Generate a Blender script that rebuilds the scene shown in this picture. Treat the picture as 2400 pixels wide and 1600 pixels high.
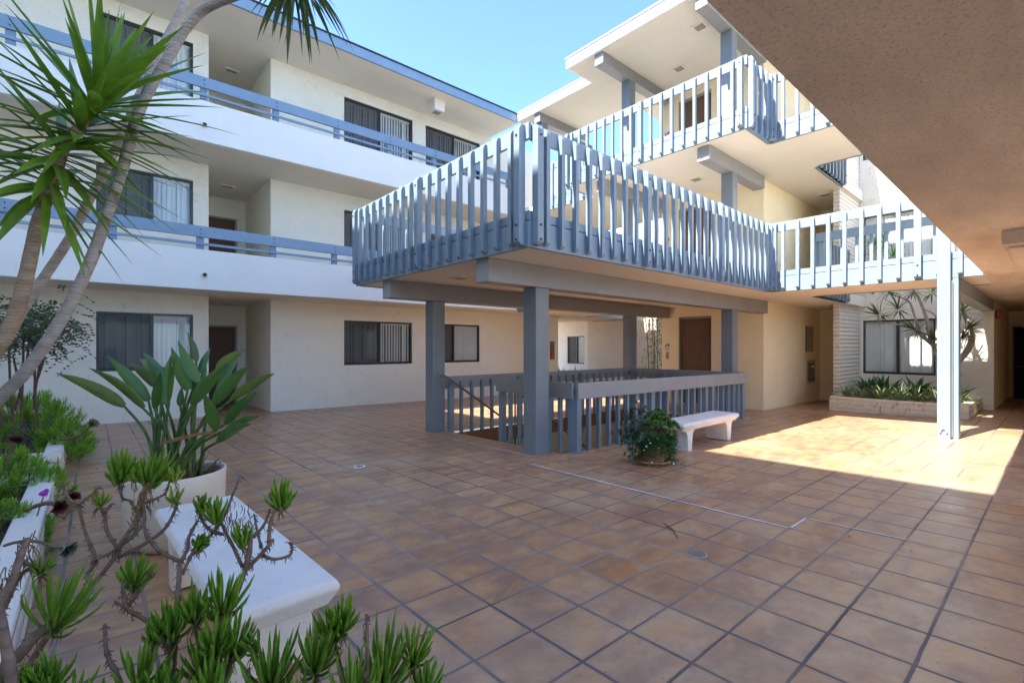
import bpy, bmesh, math, random
from mathutils import Vector, Matrix
random.seed(7)
R = math.radians
SC = bpy.context.scene
COL = SC.collection
for o in list(bpy.data.objects): bpy.data.objects.remove(o)

# ------------------------------------------------------------------ camera
F, V0, YAW, EYE = 1123.4, 812.3, R(48.741), 1.5
cam_d = bpy.data.cameras.new('camera'); cam = bpy.data.objects.new('camera', cam_d); COL.objects.link(cam)
cam_d.sensor_width = 36; cam_d.lens = F/2400*36; cam_d.shift_y = (V0-800)/2400; cam_d.clip_start = .02; cam_d.clip_end = 500
cam.location = (0, 0, EYE); cam.rotation_euler = (R(90), 0, YAW-R(90)); SC.camera = cam
# ------------------------------------------------------------------ sky, sun, exposure
SUN = Vector((-.83, .134, 1.0)).normalized()
w = bpy.data.worlds.new('World'); SC.world = w; w.use_nodes = True
nt = w.node_tree; bg = nt.nodes['Background']
sky = nt.nodes.new('ShaderNodeTexSky'); sky.sky_type = 'NISHITA'; sky.sun_disc = False
sky.sun_elevation = math.asin(SUN.z); sky.sun_rotation = math.atan2(SUN.x, SUN.y)
sky.air_density = 0.75; sky.dust_density = 0.5; sky.ozone_density = 15; sky.altitude = 100
tint = nt.nodes.new('ShaderNodeMix'); tint.data_type = 'RGBA'; tint.blend_type = 'MULTIPLY'; tint.inputs[0].default_value = 1; tint.inputs[7].default_value = (.90, .815, .74, 1)
nt.links.new(sky.outputs[0], tint.inputs[6]); nt.links.new(tint.outputs[2], bg.inputs[0]); bg.inputs[1].default_value = .15
sl = bpy.data.lights.new('sun', 'SUN'); sl.energy = 2.9; sl.angle = R(.5); sl.color = (1, .95, .87)
so = bpy.data.objects.new('sun', sl); COL.objects.link(so); so.rotation_euler = SUN.to_track_quat('Z', 'Y').to_euler(); so.location = (-5, 0, 20)
SC.view_settings.view_transform = 'Standard'; SC.view_settings.look = 'None'
SC.view_settings.exposure = 2.7; SC.view_settings.gamma = 1
SC.cycles.max_bounces = 10; SC.cycles.diffuse_bounces = 8; SC.cycles.transparent_max_bounces = 16
SC.cycles.sample_clamp_indirect = 8

# ------------------------------------------------------------------ helpers
SA, SB = -.0114, -.0197
def floorz(x, y): return SA*(x-5)+SB*(y-6)
CY, SY = math.cos(YAW), math.sin(YAW)
def at(u, v, d):
    "world point seen at photo position (u,v) at forward distance d"
    r = (u-1200)/F*d
    return Vector((CY*d+SY*r, SY*d-CY*r, EYE-(v-V0)/F*d))
class MB:
    def __init__(s): s.v = []; s.f = []
    def add(s, vs, fs):
        n = len(s.v); s.v += [tuple(p) for p in vs]; s.f += [tuple(i+n for i in f) for f in fs]; return s
    def box(s, x0, y0, z0, x1, y1, z1):
        x0, x1 = sorted((x0, x1)); y0, y1 = sorted((y0, y1)); z0, z1 = sorted((z0, z1))
        return s.add([(x0,y0,z0),(x1,y0,z0),(x1,y1,z0),(x0,y1,z0),(x0,y0,z1),(x1,y0,z1),(x1,y1,z1),(x0,y1,z1)],
              [(0,3,2,1),(4,5,6,7),(0,1,5,4),(1,2,6,5),(2,3,7,6),(3,0,4,7)])
    def quad(s, a, b, c, d): return s.add([a, b, c, d], [(0,1,2,3)])
    def prism(s, poly, a, b, ax='x'):
        n = len(poly)
        def m(p, t): return {'x': (t, p[0], p[1]), 'y': (p[0], t, p[1]), 'z': (p[0], p[1], t)}[ax]
        vs = [m(p, a) for p in poly]+[m(p, b) for p in poly]
        fs = [tuple(range(n))[::-1], tuple(range(n, 2*n))]+[(i, (i+1) % n, n+(i+1) % n, n+i) for i in range(n)]
        return s.add(vs, fs)
    def tube(s, pts, rad, n=6, caps=True):
        pts = [Vector(p) for p in pts]; k = len(pts)
        if not isinstance(rad, (list, tuple)): rad = [rad]*k
        rings = []; up = Vector((0, 0, 1)); prev = None
        for i, p in enumerate(pts):
            t = (pts[min(i+1, k-1)]-pts[max(i-1, 0)]).normalized()
            if prev is None:
                ref = up if abs(t.z) < .9 else Vector((1, 0, 0)); a = t.cross(ref).normalized()
            else:
                a = (prev-t*prev.dot(t))
                a = a.normalized() if a.length > 1e-6 else t.orthogonal().normalized()
            prev = a; b = t.cross(a)
            rings.append([p+(a*math.cos(2*math.pi*j/n)+b*math.sin(2*math.pi*j/n))*rad[i] for j in range(n)])
        vs = [q for r in rings for q in r]; fs = []
        for i in range(k-1):
            for j in range(n):
                fs.append((i*n+j, i*n+(j+1) % n, (i+1)*n+(j+1) % n, (i+1)*n+j))
        if caps: fs += [tuple(range(n))[::-1], tuple(range((k-1)*n, k*n))]
        return s.add(vs, fs)
    def lathe(s, prof, cx, cy, n=40):
        vs = []; fs = []
        for r, z in prof:
            for j in range(n):
                a = 2*math.pi*j/n; vs.append((cx+r*math.cos(a), cy+r*math.sin(a), z))
        k = len(prof)
        for i in range(k-1):
            for j in range(n): fs.append((i*n+j, i*n+(j+1) % n, (i+1)*n+(j+1) % n, (i+1)*n+j))
        return s.add(vs, fs)
    def strip(s, pts, side, widths, fold=0.0, nrm=None):
        "leaf blade: centre line pts, side vector, half widths, folded along the midrib"
        vs = []; k = len(pts)
        for i, p in enumerate(pts):
            p = Vector(p); t = (Vector(pts[min(i+1, k-1)])-Vector(pts[max(i-1, 0)])).normalized()
            sd = (side-t*side.dot(t)); sd = sd.normalized() if sd.length > 1e-5 else t.orthogonal().normalized()
            up = sd.cross(t)
            vs += [p-sd*widths[i]+up*fold*widths[i], p, p+sd*widths[i]+up*fold*widths[i]]
        fs = []
        for i in range(k-1):
            a = 3*i; fs += [(a, a+1, a+4, a+3), (a+1, a+2, a+5, a+4)]
        return s.add(vs, fs)
    def wall(s, u0, u1, z0, z1, holes, pl, depth, axis='y', sgn=1):
        """wall face in the plane axis=pl spanning u0..u1, z0..z1 with holes (a,b,c,d); jambs run back by depth*sgn"""
        us = sorted({u0, u1, *[h for q in holes for h in q[:2]]}); zs = sorted({z0, z1, *[h for q in holes for h in q[2:]]})
        us = [u for u in us if u0 <= u <= u1]; zs = [z for z in zs if z0 <= z <= z1]
        P = (lambda u, z, d=0: (u, pl+d*sgn, z)) if axis == 'y' else (lambda u, z, d=0: (pl+d*sgn, u, z))
        for i in range(len(us)-1):
            for j in range(len(zs)-1):
                cu, cz = (us[i]+us[i+1])/2, (zs[j]+zs[j+1])/2
                if any(a < cu < b and c < cz < e for a, b, c, e in holes): continue
                s.quad(P(us[i], zs[j]), P(us[i+1], zs[j]), P(us[i+1], zs[j+1]), P(us[i], zs[j+1]))
        for a, b, c, e in holes:
            s.quad(P(a, c), P(a, c, depth), P(a, e, depth), P(a, e)); s.quad(P(b, c), P(b, e), P(b, e, depth), P(b, c, depth))
            s.quad(P(a, e), P(a, e, depth), P(b, e, depth), P(b, e)); s.quad(P(a, c), P(b, c), P(b, c, depth), P(a, c, depth))
        return s
    def build(s, name, mat, parent=None, smooth=False, bevel=0, fix=True):
        me = bpy.data.meshes.new(name); me.from_pydata(s.v, [], s.f); me.update()
        if fix:
            bm = bmesh.new(); bm.from_mesh(me); bmesh.ops.recalc_face_normals(bm, faces=bm.faces); bm.to_mesh(me); bm.free()
        if isinstance(mat, (list, tuple)):
            for m in mat: me.materials.append(m)
        else: me.materials.append(mat)
        if smooth: me.polygons.foreach_set('use_smooth', [True]*len(me.polygons))
        o = bpy.data.objects.new(name, me); COL.objects.link(o)
        if parent: o.parent = parent
        if bevel:
            b = o.modifiers.new('bevel', 'BEVEL'); b.width = bevel; b.segments = 2; b.limit_method = 'ANGLE'; b.angle_limit = R(40)
        return o
def tag(o, label, cat, group=None):
    o['label'] = label; o['category'] = cat
    if group: o['group'] = group
    return o
def structure(o): o['kind'] = 'structure'; return o
def thing(name, label, cat, loc=(0,0,0), rz=0, group=None):
    o = bpy.data.objects.new(name, None); COL.objects.link(o); o.location = loc; o.rotation_euler = (0, 0, rz); o.empty_display_size = .1
    return tag(o, label, cat, group)
def dup(o, parent=None, loc=None):
    c = o.copy(); COL.objects.link(c)
    if parent is not None: c.parent = parent
    if loc is not None: c.location = loc
    return c
def dup_tree(o, parent=None):
    c = dup(o, parent)
    for ch in list(o.children): dup_tree(ch, c)
    return c

# ------------------------------------------------------------------ materials
class N:
    def __init__(s, name):
        s.m = bpy.data.materials.new(name); s.m.use_nodes = True; s.t = s.m.node_tree; s.b = s.t.nodes['Principled BSDF']
        s.geo = s.n('ShaderNodeNewGeometry'); s.pos = s.geo.outputs['Position']
    def n(s, t, **kw):
        q = s.t.nodes.new(t)
        for k, v in kw.items(): setattr(q, k, v)
        return q
    def l(s, a, b): s.t.links.new(a, b)
    def inp(s, q, i, v):
        if v is None: return
        if hasattr(v, 'links') or hasattr(v, 'is_output'): s.l(v, q.inputs[i])
        else: q.inputs[i].default_value = v
    def math(s, op, a, b=None, c=None, clamp=False):
        q = s.n('ShaderNodeMath', operation=op); q.use_clamp = clamp
        s.inp(q, 0, a); s.inp(q, 1, b); s.inp(q, 2, c); return q.outputs[0]
    def noise(s, scale, detail=4, rough=.55, vec=None, dist=0, dim='3D', stretch=None):
        q = s.n('ShaderNodeTexNoise'); q.inputs['Scale'].default_value = scale; q.inputs['Detail'].default_value = detail
        q.inputs['Roughness'].default_value = rough; q.inputs['Distortion'].default_value = dist
        v = vec if vec is not None else s.pos
        if stretch:
            mp = s.n('ShaderNodeMapping'); s.l(v, mp.inputs[0]); mp.inputs['Scale'].default_value = stretch; v = mp.outputs[0]
        s.l(v, q.inputs['Vector']); return q.outputs[0]
    def ramp(s, f, stops):
        q = s.n('ShaderNodeValToRGB'); e = q.color_ramp.elements
        while len(e) < len(stops): e.new(.5)
        for i, (p, c) in enumerate(stops):
            e[i].position = p; e[i].color = (*c, 1) if not isinstance(c, (int, float)) else (c, c, c, 1)
        s.l(f, q.inputs[0]); return q.outputs[0]
    def mix(s, f, a, b, mode='MIX'):
        q = s.n('ShaderNodeMix', data_type='RGBA', blend_type=mode)
        s.inp(q, 0, f); s.inp(q, 6, (*a, 1) if isinstance(a, tuple) else a); s.inp(q, 7, (*b, 1) if isinstance(b, tuple) else b); return q.outputs[2]
    def color(s, c): s.inp(s.b, 'Base Color', (*c, 1) if isinstance(c, tuple) else c)
    def bump(s, h, strength=.3, dist=.01):
        q = s.n('ShaderNodeBump'); q.inputs['Strength'].default_value = strength; q.inputs['Distance'].default_value = dist
        s.l(h, q.inputs['Height']); s.l(q.outputs[0], s.b.inputs['Normal']); return q
    def set(s, **kw):
        for k, v in kw.items(): s.inp(s.b, k.replace('_', ' '), v)
        return s

def m_simple(name, c, rough=.6, var=.12, scale=6, bump=0, bscale=60, metal=0, spec=.5):
    n = N(name); f = n.noise(scale, 5)
    n.color(n.ramp(f, [(.3, tuple(x*(1-var) for x in c)), (.7, tuple(min(1, x*(1+var)) for x in c))]))
    n.set(Roughness=rough, Metallic=metal); n.b.inputs['Specular IOR Level'].default_value = spec
    if bump: n.bump(n.noise(bscale, 3), bump, .004)
    return n.m
def m_stucco(name, c, fine=.25, trowel=.5, var=.06):
    n = N(name)
    a = n.noise(2.2, 6, .6); n_f = n.noise(140, 3, .6)
    lines = n.noise(8, 1, .5, dist=1.6)
    ridge = n.math('SUBTRACT', 1, n.math('MULTIPLY', n.math('ABSOLUTE', n.math('SUBTRACT', lines, .5)), 55), clamp=True)
    msk = n.ramp(n.noise(6, 3), [(.50, 0.0), (.58, 1.0)])
    tr = n.math('MULTIPLY', ridge, msk)
    base = n.ramp(a, [(.25, tuple(x*(1-var) for x in c)), (.75, tuple(min(1, x*(1+var*.6)) for x in c))])
    trowel_shade = n.math('MULTIPLY', tr, .75*trowel)  # shade of the trowel relief, put into the colour
    n.color(n.mix(trowel_shade, base, tuple(x*.45 for x in c)))
    h = n.math('ADD', n.math('MULTIPLY', n_f, fine), n.math('MULTIPLY', tr, trowel))
    h = n.math('ADD', h, n.math('MULTIPLY', n.noise(18, 4, .6), .5))
    n.bump(h, .9, .012); n.set(Roughness=.9); n.b.inputs['Specular IOR Level'].default_value = .25
    return n.m
def m_sprayed(name, c):
    n = N(name)
    f = n.noise(70, 4, .7); big = n.noise(1.1, 5, .65, stretch=(1, 2.6, 1)); spots = n.ramp(n.noise(62, 3, .6), [(.36, 1.0), (.47, 0.0)])
    base = n.ramp(big, [(.32, tuple(x*.80 for x in c)), (.66, tuple(min(1, x*1.04) for x in c))])
    n.color(n.mix(n.math('MULTIPLY', spots, .5), base, tuple(x*.5 for x in c)))
    n.bump(f, .8, .016); n.set(Roughness=.95); n.b.inputs['Specular IOR Level'].default_value = .15
    return n.m
def m_paint(name, c, grain=(1, 1, 14), rough=.45):
    n = N(name)
    g = n.noise(9, 5, .6, stretch=grain); a = n.noise(3.5, 4)
    chips = n.ramp(n.noise(38, 2, .5, stretch=(1, 1, .35)), [(.24, 1.0), (.27, 0.0)])
    base = n.ramp(a, [(.3, tuple(x*.93 for x in c)), (.7, tuple(min(1, x*1.05) for x in c))])
    n.color(n.mix(n.math('MULTIPLY', chips, .35), base, tuple(x*.55 for x in c)))
    n.bump(g, .22, .006); n.set(Roughness=n.math('ADD', n.math('MULTIPLY', g, .25), rough-.1))
    return n.m
def m_leaf(name, c1, c2, rough=.42, trans=.25, scale=9, c3=None):
    n = N(name)
    f = n.noise(scale, 3, .6)
    st = [(.3, c1), (.62, c2)]
    if c3: st.append((.74, c3))
    n.color(n.ramp(f, st)); n.set(Roughness=rough)
    n.b.inputs['Specular IOR Level'].default_value = .4
    tr = n.n('ShaderNodeBsdfTranslucent'); n.l(n.ramp(f, [(.3, tuple(x*1.1 for x in c2)), (.7, tuple(x*1.4 for x in c2))]), tr.inputs[0])
    mx = n.n('ShaderNodeMixShader'); mx.inputs[0].default_value = trans
    n.l(n.b.outputs[0], mx.inputs[1]); n.l(tr.outputs[0], mx.inputs[2])
    n.l(mx.outputs[0], n.t.nodes['Material Output'].inputs[0])
    return n.m
def m_floor():
    n = N('terracotta_tile')
    TX, TY, X0, Y0 = .3475, .320, 1.607, 1.687
    sp = n.n('ShaderNodeSeparateXYZ'); n.l(n.pos, sp.inputs[0])
    wob = n.noise(1.7, 3, .5); wob2 = n.noise(11, 2, .5)
    def cell(c, o, t, k):
        q = n.math('ADD', c, n.math('MULTIPLY', n.math('SUBTRACT', wob if k else wob2, .5), .008))
        q = n.math('DIVIDE', n.math('SUBTRACT', q, o), t)
        fl = n.math('FLOOR', q); fr = n.math('SUBTRACT', q, fl)
        e = n.math('MINIMUM', fr, n.math('SUBTRACT', 1, fr)); return fl, n.math('MULTIPLY', e, t)
    ix, ex = cell(sp.outputs[0], X0, TX, 1); iy, ey = cell(sp.outputs[1], Y0, TY, 0)
    wx = n.math('ADD', .0045, n.math('MULTIPLY', n.noise(.9, 2), .0055)); wy = n.math('ADD', .003, n.math('MULTIPLY', n.noise(1.3, 2), .005))
    def edge(e, wd): return n.math('SUBTRACT', 1, n.math('DIVIDE', n.math('SUBTRACT', e, wd), .0035), clamp=True)
    gx = edge(ex, wx); gy = edge(ey, wy); gx = n.math('MINIMUM', gx, 1); gy = n.math('MINIMUM', gy, 1)
    g = n.math('MAXIMUM', gx, gy)
    cmb = n.n('ShaderNodeCombineXYZ'); n.l(ix, cmb.inputs[0]); n.l(iy, cmb.inputs[1])
    wn = n.n('ShaderNodeTexWhiteNoise', noise_dimensions='3D'); n.l(cmb.outputs[0], wn.inputs[0])
    # tile body colour, each tile its own, with mottling that shifts from tile to tile
    off = n.n('ShaderNodeVectorMath', operation='MULTIPLY_ADD'); n.l(wn.outputs['Color'], off.inputs[0]); off.inputs[1].default_value = (7, 7, 7); n.l(n.pos, off.inputs[2])
    mot = n.noise(5.5, 5, .62, vec=off.outputs[0], dist=.8); mot2 = n.noise(2.3, 4, .6, vec=off.outputs[0], stretch=(1, 2.4, 1))
    big = n.noise(.35, 4, .6)
    c = n.ramp(wn.outputs['Value'], [(0, (.35, .155, .07)), (.3, (.46, .21, .08)), (.65, (.39, .19, .095)), (1, (.51, .26, .10))])
    c = n.mix(n.ramp(mot, [(.36, 0.0), (.66, .8)]), c, (.55, .34, .175))
    c = n.mix(n.ramp(mot2, [(.42, 0.0), (.62, .9)]), c, (.26, .145, .10))
    c = n.mix(n.ramp(n.noise(3.6, 4, .6, vec=off.outputs[0], dist=1.2), [(.56, 0.0), (.70, .6)]), c, (.58, .30, .10))
    c = n.mix(n.ramp(big, [(.42, 0.0), (.7, .4)]), c, (.35, .21, .14))
    wash_bias = n.math('MULTIPLY', n.math('SUBTRACT', 2.6, sp.outputs[1]), .07, clamp=True)  # makes the pale wash stronger towards low y
    wash = n.ramp(n.math('ADD', n.noise(.55, 5, .65), n.math('MINIMUM', wash_bias, .12)), [(.48, 0.0), (.64, .7)])
    wash = n.math('MULTIPLY', wash, n.ramp(n.noise(7, 5, .7, vec=off.outputs[0]), [(.3, .25), (.7, 1.0)]))
    c = n.mix(wash, c, (.51, .385, .275))
    stain = n.math('MULTIPLY', n.ramp(n.noise(3.1, 6, .7, dist=.8), [(.56, 0.0), (.68, 1.0)]), n.ramp(n.noise(.9, 3), [(.45, 0.0), (.65, .75)]))
    c = n.mix(stain, c, (.20, .145, .12))
    specks = n.ramp(n.noise(46, 2, .5), [(.24, .7), (.29, 0.0)])
    c = n.mix(specks, c, (.12, .08, .07))
    edge_wear = n.math('SUBTRACT', 1, n.math('DIVIDE', n.math('MINIMUM', ex, ey), .03), clamp=True)
    c = n.mix(n.math('MULTIPLY', edge_wear, n.math('MULTIPLY', n.noise(9, 4), .5)), c, (.26, .18, .15))
    gc = n.ramp(n.noise(.8, 3), [(.34, (.06, .06, .065)), (.46, (.17, .15, .135)), (.62, (.33, .26, .20))])
    n.color(n.mix(g, c, gc))
    rg = n.math('ADD', .16, n.math('MULTIPLY', n.noise(3.3, 5, .6), .36)); n.set(Roughness=n.math('ADD', rg, n.math('MULTIPLY', g, .35)))
    n.b.inputs['Specular IOR Level'].default_value = .4
    h = n.math('ADD', n.math('MULTIPLY', n.math('SUBTRACT', 1, g), 1), n.math('MULTIPLY', mot, .12)); h = n.math('ADD', h, n.math('MULTIPLY', n.noise(70, 2), .05))
    n.bump(h, .55, .004)
    return n.m
def m_block(name, c, rib=.9):
    n = N(name); sp = n.n('ShaderNodeSeparateXYZ'); n.l(n.pos, sp.inputs[0])
    hgt = .105
    z = n.math('ADD', sp.outputs[2], n.math('MULTIPLY', n.math('SUBTRACT', n.noise(5, 3), .5), .03))
    q = n.math('DIVIDE', z, hgt); fr = n.math('FRACT', q); e = n.math('MINIMUM', fr, n.math('SUBTRACT', 1, fr))
    prof = n.math('MULTIPLY', n.ramp(e, [(0, 0.0), (.14, .75), (.5, 1.0)]), 1)
    a = n.noise(4, 5); c_ = n.ramp(a, [(.3, tuple(x*.92 for x in c)), (.7, c)])
    dk = n.ramp(e, [(0, .5), (.07, 0.0)])
    n.color(n.mix(n.math('MULTIPLY', dk, n.noise(6, 3)), c_, tuple(x*.45 for x in c)))
    n.bump(n.math('ADD', prof, n.math('MULTIPLY', n.noise(30, 4), .25)), rib, .03); n.set(Roughness=.9)
    n.b.inputs['Specular IOR Level'].default_value = .2
    return n.m
def m_wood(name, c, c2, rough=.5):
    n = N(name); g = n.noise(6, 6, .6, stretch=(6, 6, .5), dist=.6)
    n.color(n.ramp(g, [(.3, c), (.7, c2)])); n.bump(g, .15, .003); n.set(Roughness=rough); return n.m
def m_glass():
    n = N('window_glass'); t = n.n('ShaderNodeBsdfTransparent'); t.inputs[0].default_value = (.86, .9, .9, 1)
    g = n.n('ShaderNodeBsdfGlossy'); g.inputs['Roughness'].default_value = .03; g.inputs[0].default_value = (.95, .97, 1, 1)
    fr = n.n('ShaderNodeFresnel'); fr.inputs[0].default_value = 1.5
    f = n.math('ADD', n.math('MULTIPLY', fr.outputs[0], .8), .01, clamp=True)
    mx = n.n('ShaderNodeMixShader'); n.l(f, mx.inputs[0]); n.l(t.outputs[0], mx.inputs[1]); n.l(g.outputs[0], mx.inputs[2])
    n.l(mx.outputs[0], n.t.nodes['Material Output'].inputs[0]); return n.m
def m_screen():
    n = N('insect_screen'); t = n.n('ShaderNodeBsdfTransparent'); d = n.n('ShaderNodeBsdfDiffuse'); d.inputs[0].default_value = (.07, .07, .072, 1)
    mx = n.n('ShaderNodeMixShader'); mx.inputs[0].default_value = .60; n.l(t.outputs[0], mx.inputs[1]); n.l(d.outputs[0], mx.inputs[2])
    n.l(mx.outputs[0], n.t.nodes['Material Output'].inputs[0]); return n.m
def m_trunk(name, c1, c2):
    n = N(name); tc = n.n('ShaderNodeTexCoord'); 
    g = n.noise(7, 4, .6, stretch=(1, 1, 3.2), dist=.4); rings = n.n('ShaderNodeTexWave', bands_direction='Z'); rings.inputs['Scale'].default_value = 13
    rings.inputs['Distortion'].default_value = 5; rings.inputs['Detail'].default_value = 3; rings.inputs['Detail Scale'].default_value = 2; n.l(n.pos, rings.inputs['Vector'])
    c = n.ramp(g, [(.3, c1), (.7, c2)]); c = n.mix(n.ramp(rings.outputs[1], [(.0, .30), (.22, 0.0)]), c, tuple(x*.5 for x in c1))
    n.color(c); n.bump(n.math('ADD', rings.outputs[1], g), .35, .008); n.set(Roughness=.9); n.b.inputs['Specular IOR Level'].default_value = .2
    return n.m

WALL = m_stucco('cream_stucco', (.85, .815, .70), .2, .55, .035)
WALL2 = m_stucco('warm_stucco', (.90, .78, .54), .18, .3)
CEIL = m_stucco('cream_ceiling_stucco', (.80, .74, .63), .3, .05, .04)
BAND = m_stucco('white_balcony_stucco', (.81, .82, .77), .18, .05, .03)
SOFF = m_sprayed('sprayed_soffit_stucco', (.88, .74, .58))
TRIM = m_paint('blue_grey_trim_paint', (.185, .245, .295))
TRIMH = m_paint('blue_grey_board_paint', (.185, .245, .295), (14, 14, 1))
GREYT = m_paint('grey_post_paint', (.18, .205, .225))
BEAM = m_paint('grey_beam_paint', (.27, .27, .27), (5, 5, 5))
FASC = m_paint('blue_fascia_paint', (.23, .335, .44), (5, 5, 5))
RAILB = m_paint('blue_balcony_rail_paint', (.20, .30, .405), (1, 1, 14))
WFASC = m_paint('white_fascia_paint', (.80, .80, .79), (5, 5, 5))
COAT = m_simple('grey_deck_coating', (.30, .28, .26), .8, .1, 6, .2)
ROOF = m_simple('roof_gravel', (.35, .34, .33), .95, .2, 9, .4)
FLOOR = m_floor()
BLOCK = m_block('white_slump_block', (.76, .73, .66))
PLANTW = m_block('cream_planter_block', (.82, .73, .62), .45)
FRAME = m_simple('dark_bronze_frame', (.030, .026, .026), .35, .1, 9)
GLASS = m_glass(); SCREEN = m_screen()
BLIND = m_simple('vertical_blind_vinyl', (.88, .87, .84), .5, .05, 3)
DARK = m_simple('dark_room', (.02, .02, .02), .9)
DOOR = m_wood('dark_door_wood', (.085, .034, .018), (.13, .055, .028), .6)
DOORL = m_wood('brown_lift_door_wood', (.12, .062, .036), (.18, .10, .062), .55)
DOORF = m_simple('grey_door_frame_metal', (.30, .27, .24), .4, .05)
STEP = m_wood('brown_stair_wood', (.15, .065, .028), (.23, .10, .045), .5)
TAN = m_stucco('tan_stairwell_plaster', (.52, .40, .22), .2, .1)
def m_conc():
    n = N('white_cast_concrete'); c = n.ramp(n.noise(4, 5), [(.3, (.68, .66, .63)), (.7, (.76, .74, .71))])
    g = n.math('MULTIPLY', n.ramp(n.noise(2.6, 6, .7, dist=.6), [(.48, 0.0), (.72, .6)]), n.noise(30, 3)); c = n.mix(g, c, (.36, .32, .27))
    pit = n.ramp(n.noise(75, 2, .5), [(.25, 1.0), (.30, 0.0)]); c = n.mix(n.math('MULTIPLY', pit, .6), c, (.30, .27, .23)); n.color(c)
    n.bump(n.math('SUBTRACT', n.noise(40, 4), pit), .35, .005); n.set(Roughness=.6); return n.m
CONC = m_conc()
POTM = m_simple('cream_glazed_pot', (.60, .56, .47), .35, .08, 3)
TERRA = m_simple('terracotta_saucer', (.42, .20, .12), .8, .2, 12)
SOIL = m_simple('potting_soil', (.055, .036, .025), .95, .5, 60, .8, 90)
BOLT = m_simple('dark_bolt', (.06, .06, .065), .5, .1, 20, 0, 60, .6)
PIPE = m_simple('bronze_handrail', (.17, .14, .125), .4, .1, 20, 0, 60, .3)
VENT = m_simple('tan_light_lens', (.34, .30, .24), .5, .05)
WHITE = m_simple('white_plastic', (.78, .77, .74), .5, .04)
RED = m_simple('red_enamel', (.55, .06, .04), .35, .08)
BLACK = m_simple('black_plastic', (.02, .02, .02), .4, .1)
BRASS = m_simple('brass_plate', (.50, .34, .13), .35, .1, 20, 0, 60, .7)
CAULK = m_simple('pale_caulk', (.62, .66, .70), .6, .15, 14)
YEL = m_simple('amber_lamp_glass', (.65, .42, .03), .3, .1)
LF_YUC = m_leaf('yucca_leaf', (.07, .165, .012), (.15, .27, .025), .36, .3, 7, (.15, .17, .035))
LF_BOP = m_leaf('bird_of_paradise_leaf', (.036, .11, .020), (.075, .17, .034), .34, .15, 4)
LF_BOPY = m_leaf('yellowing_bird_of_paradise_leaf', (.055, .105, .018), (.11, .165, .03), .36, .2, 4)
LF_SEN = m_leaf('senecio_leaf', (.14, .31, .03), (.26, .44, .055), .4, .32, 30)
LF_SENT = m_leaf('senecio_tip_leaf', (.24, .38, .04), (.38, .50, .08), .4, .3, 30)
LF_PINE = m_leaf('fine_needle_leaf', (.12, .28, .018), (.22, .42, .035), .5, .3, 12)
LF_NAN = m_leaf('nandina_leaf', (.030, .055, .022), (.055, .085, .035), .4, .2, 20, (.12, .06, .04))
LF_DK = m_leaf('dark_glossy_leaf', (.022, .085, .018), (.055, .15, .035), .3, .2, 12)
LF_SPI = m_leaf('striped_spider_leaf', (.10, .15, .04), (.28, .32, .16), .45, .3, 25)
LF_DRA = m_leaf('dracaena_leaf', (.04, .075, .022), (.085, .13, .035), .4, .25, 9, (.22, .22, .06))
LF_JADE = m_leaf('jade_leaf', (.05, .12, .02), (.11, .20, .035), .3, .12, 14, (.24, .28, .06))
LF_BLUE = m_leaf('blue_grey_leaf', (.05, .095, .065), (.11, .16, .115), .5, .15, 14)
LF_RED = m_leaf('dark_red_aeonium', (.055, .008, .014), (.11, .016, .026), .35, .12, 9)
LF_AEO = m_leaf('green_aeonium', (.09, .12, .045), (.20, .20, .07), .4, .15, 14)
LF_DRY = m_leaf('dry_leaf', (.16, .09, .035), (.30, .17, .06), .7, .2, 14)
LF_FER = m_leaf('bright_fern_leaf', (.04, .13, .02), (.10, .26, .03), .45, .3, 14)
STEMB = m_trunk('brown_succulent_stem', (.13, .085, .062), (.24, .17, .13))
STEMG = m_leaf('green_leaf_stalk', (.05, .10, .025), (.085, .15, .035), .45, .1, 10)
TRUNK = m_trunk('grey_palm_trunk', (.31, .27, .245), (.50, .45, .41))
TRUNKB = m_trunk('brown_palm_trunk', (.24, .17, .115), (.42, .33, .235))
CANE = m_simple('dark_cane', (.09, .045, .035), .7, .3, 20)
PETALW = m_simple('white_petal', (.75, .70, .75), .5, .05); PETALV = m_simple('violet_petal', (.30, .02, .35), .5, .1)

# ------------------------------------------------------------------ levels and lines of the building
Z2, Z3, ZR = 2.61, 5.60, 8.67          # undersides of the second floor, third floor and roof
FH = 1.363                             # railing height from the underside of the slab
XD, XW, X3 = 3.61, 10.30, 9.21         # left face of the big deck, walkway edge, third floor landing edge
YD1, YD2 = 3.84, 8.41                  # front and back of the deck
YW, YB = 12.92, 11.45                  # left building wall, its balcony front
XE, YE1, YE2 = 12.37, 4.76, 7.54       # lift block
XB = 16.4                              # window wall across the light well
HX0, HX1, HY0, HY1 = 4.85, 10.3, 4.47, 7.2   # stairwell opening

# ground
fb = MB()
def fq(x0, y0, x1, y1, n=1):
    for i in range(n):
        a = x0+(x1-x0)*i/n; b = x0+(x1-x0)*(i+1)/n
        fb.quad((a, y0, floorz(a, y0)), (b, y0, floorz(b, y0)), (b, y1, floorz(b, y1)), (a, y1, floorz(a, y1)))
fq(-14, -10, 34, HY0); fq(-14, HY1, 34, 26); fq(-14, HY0, HX0, HY1); fq(HX1, HY0, 34, HY1)
structure(fb.build('floor', FLOOR))
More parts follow.
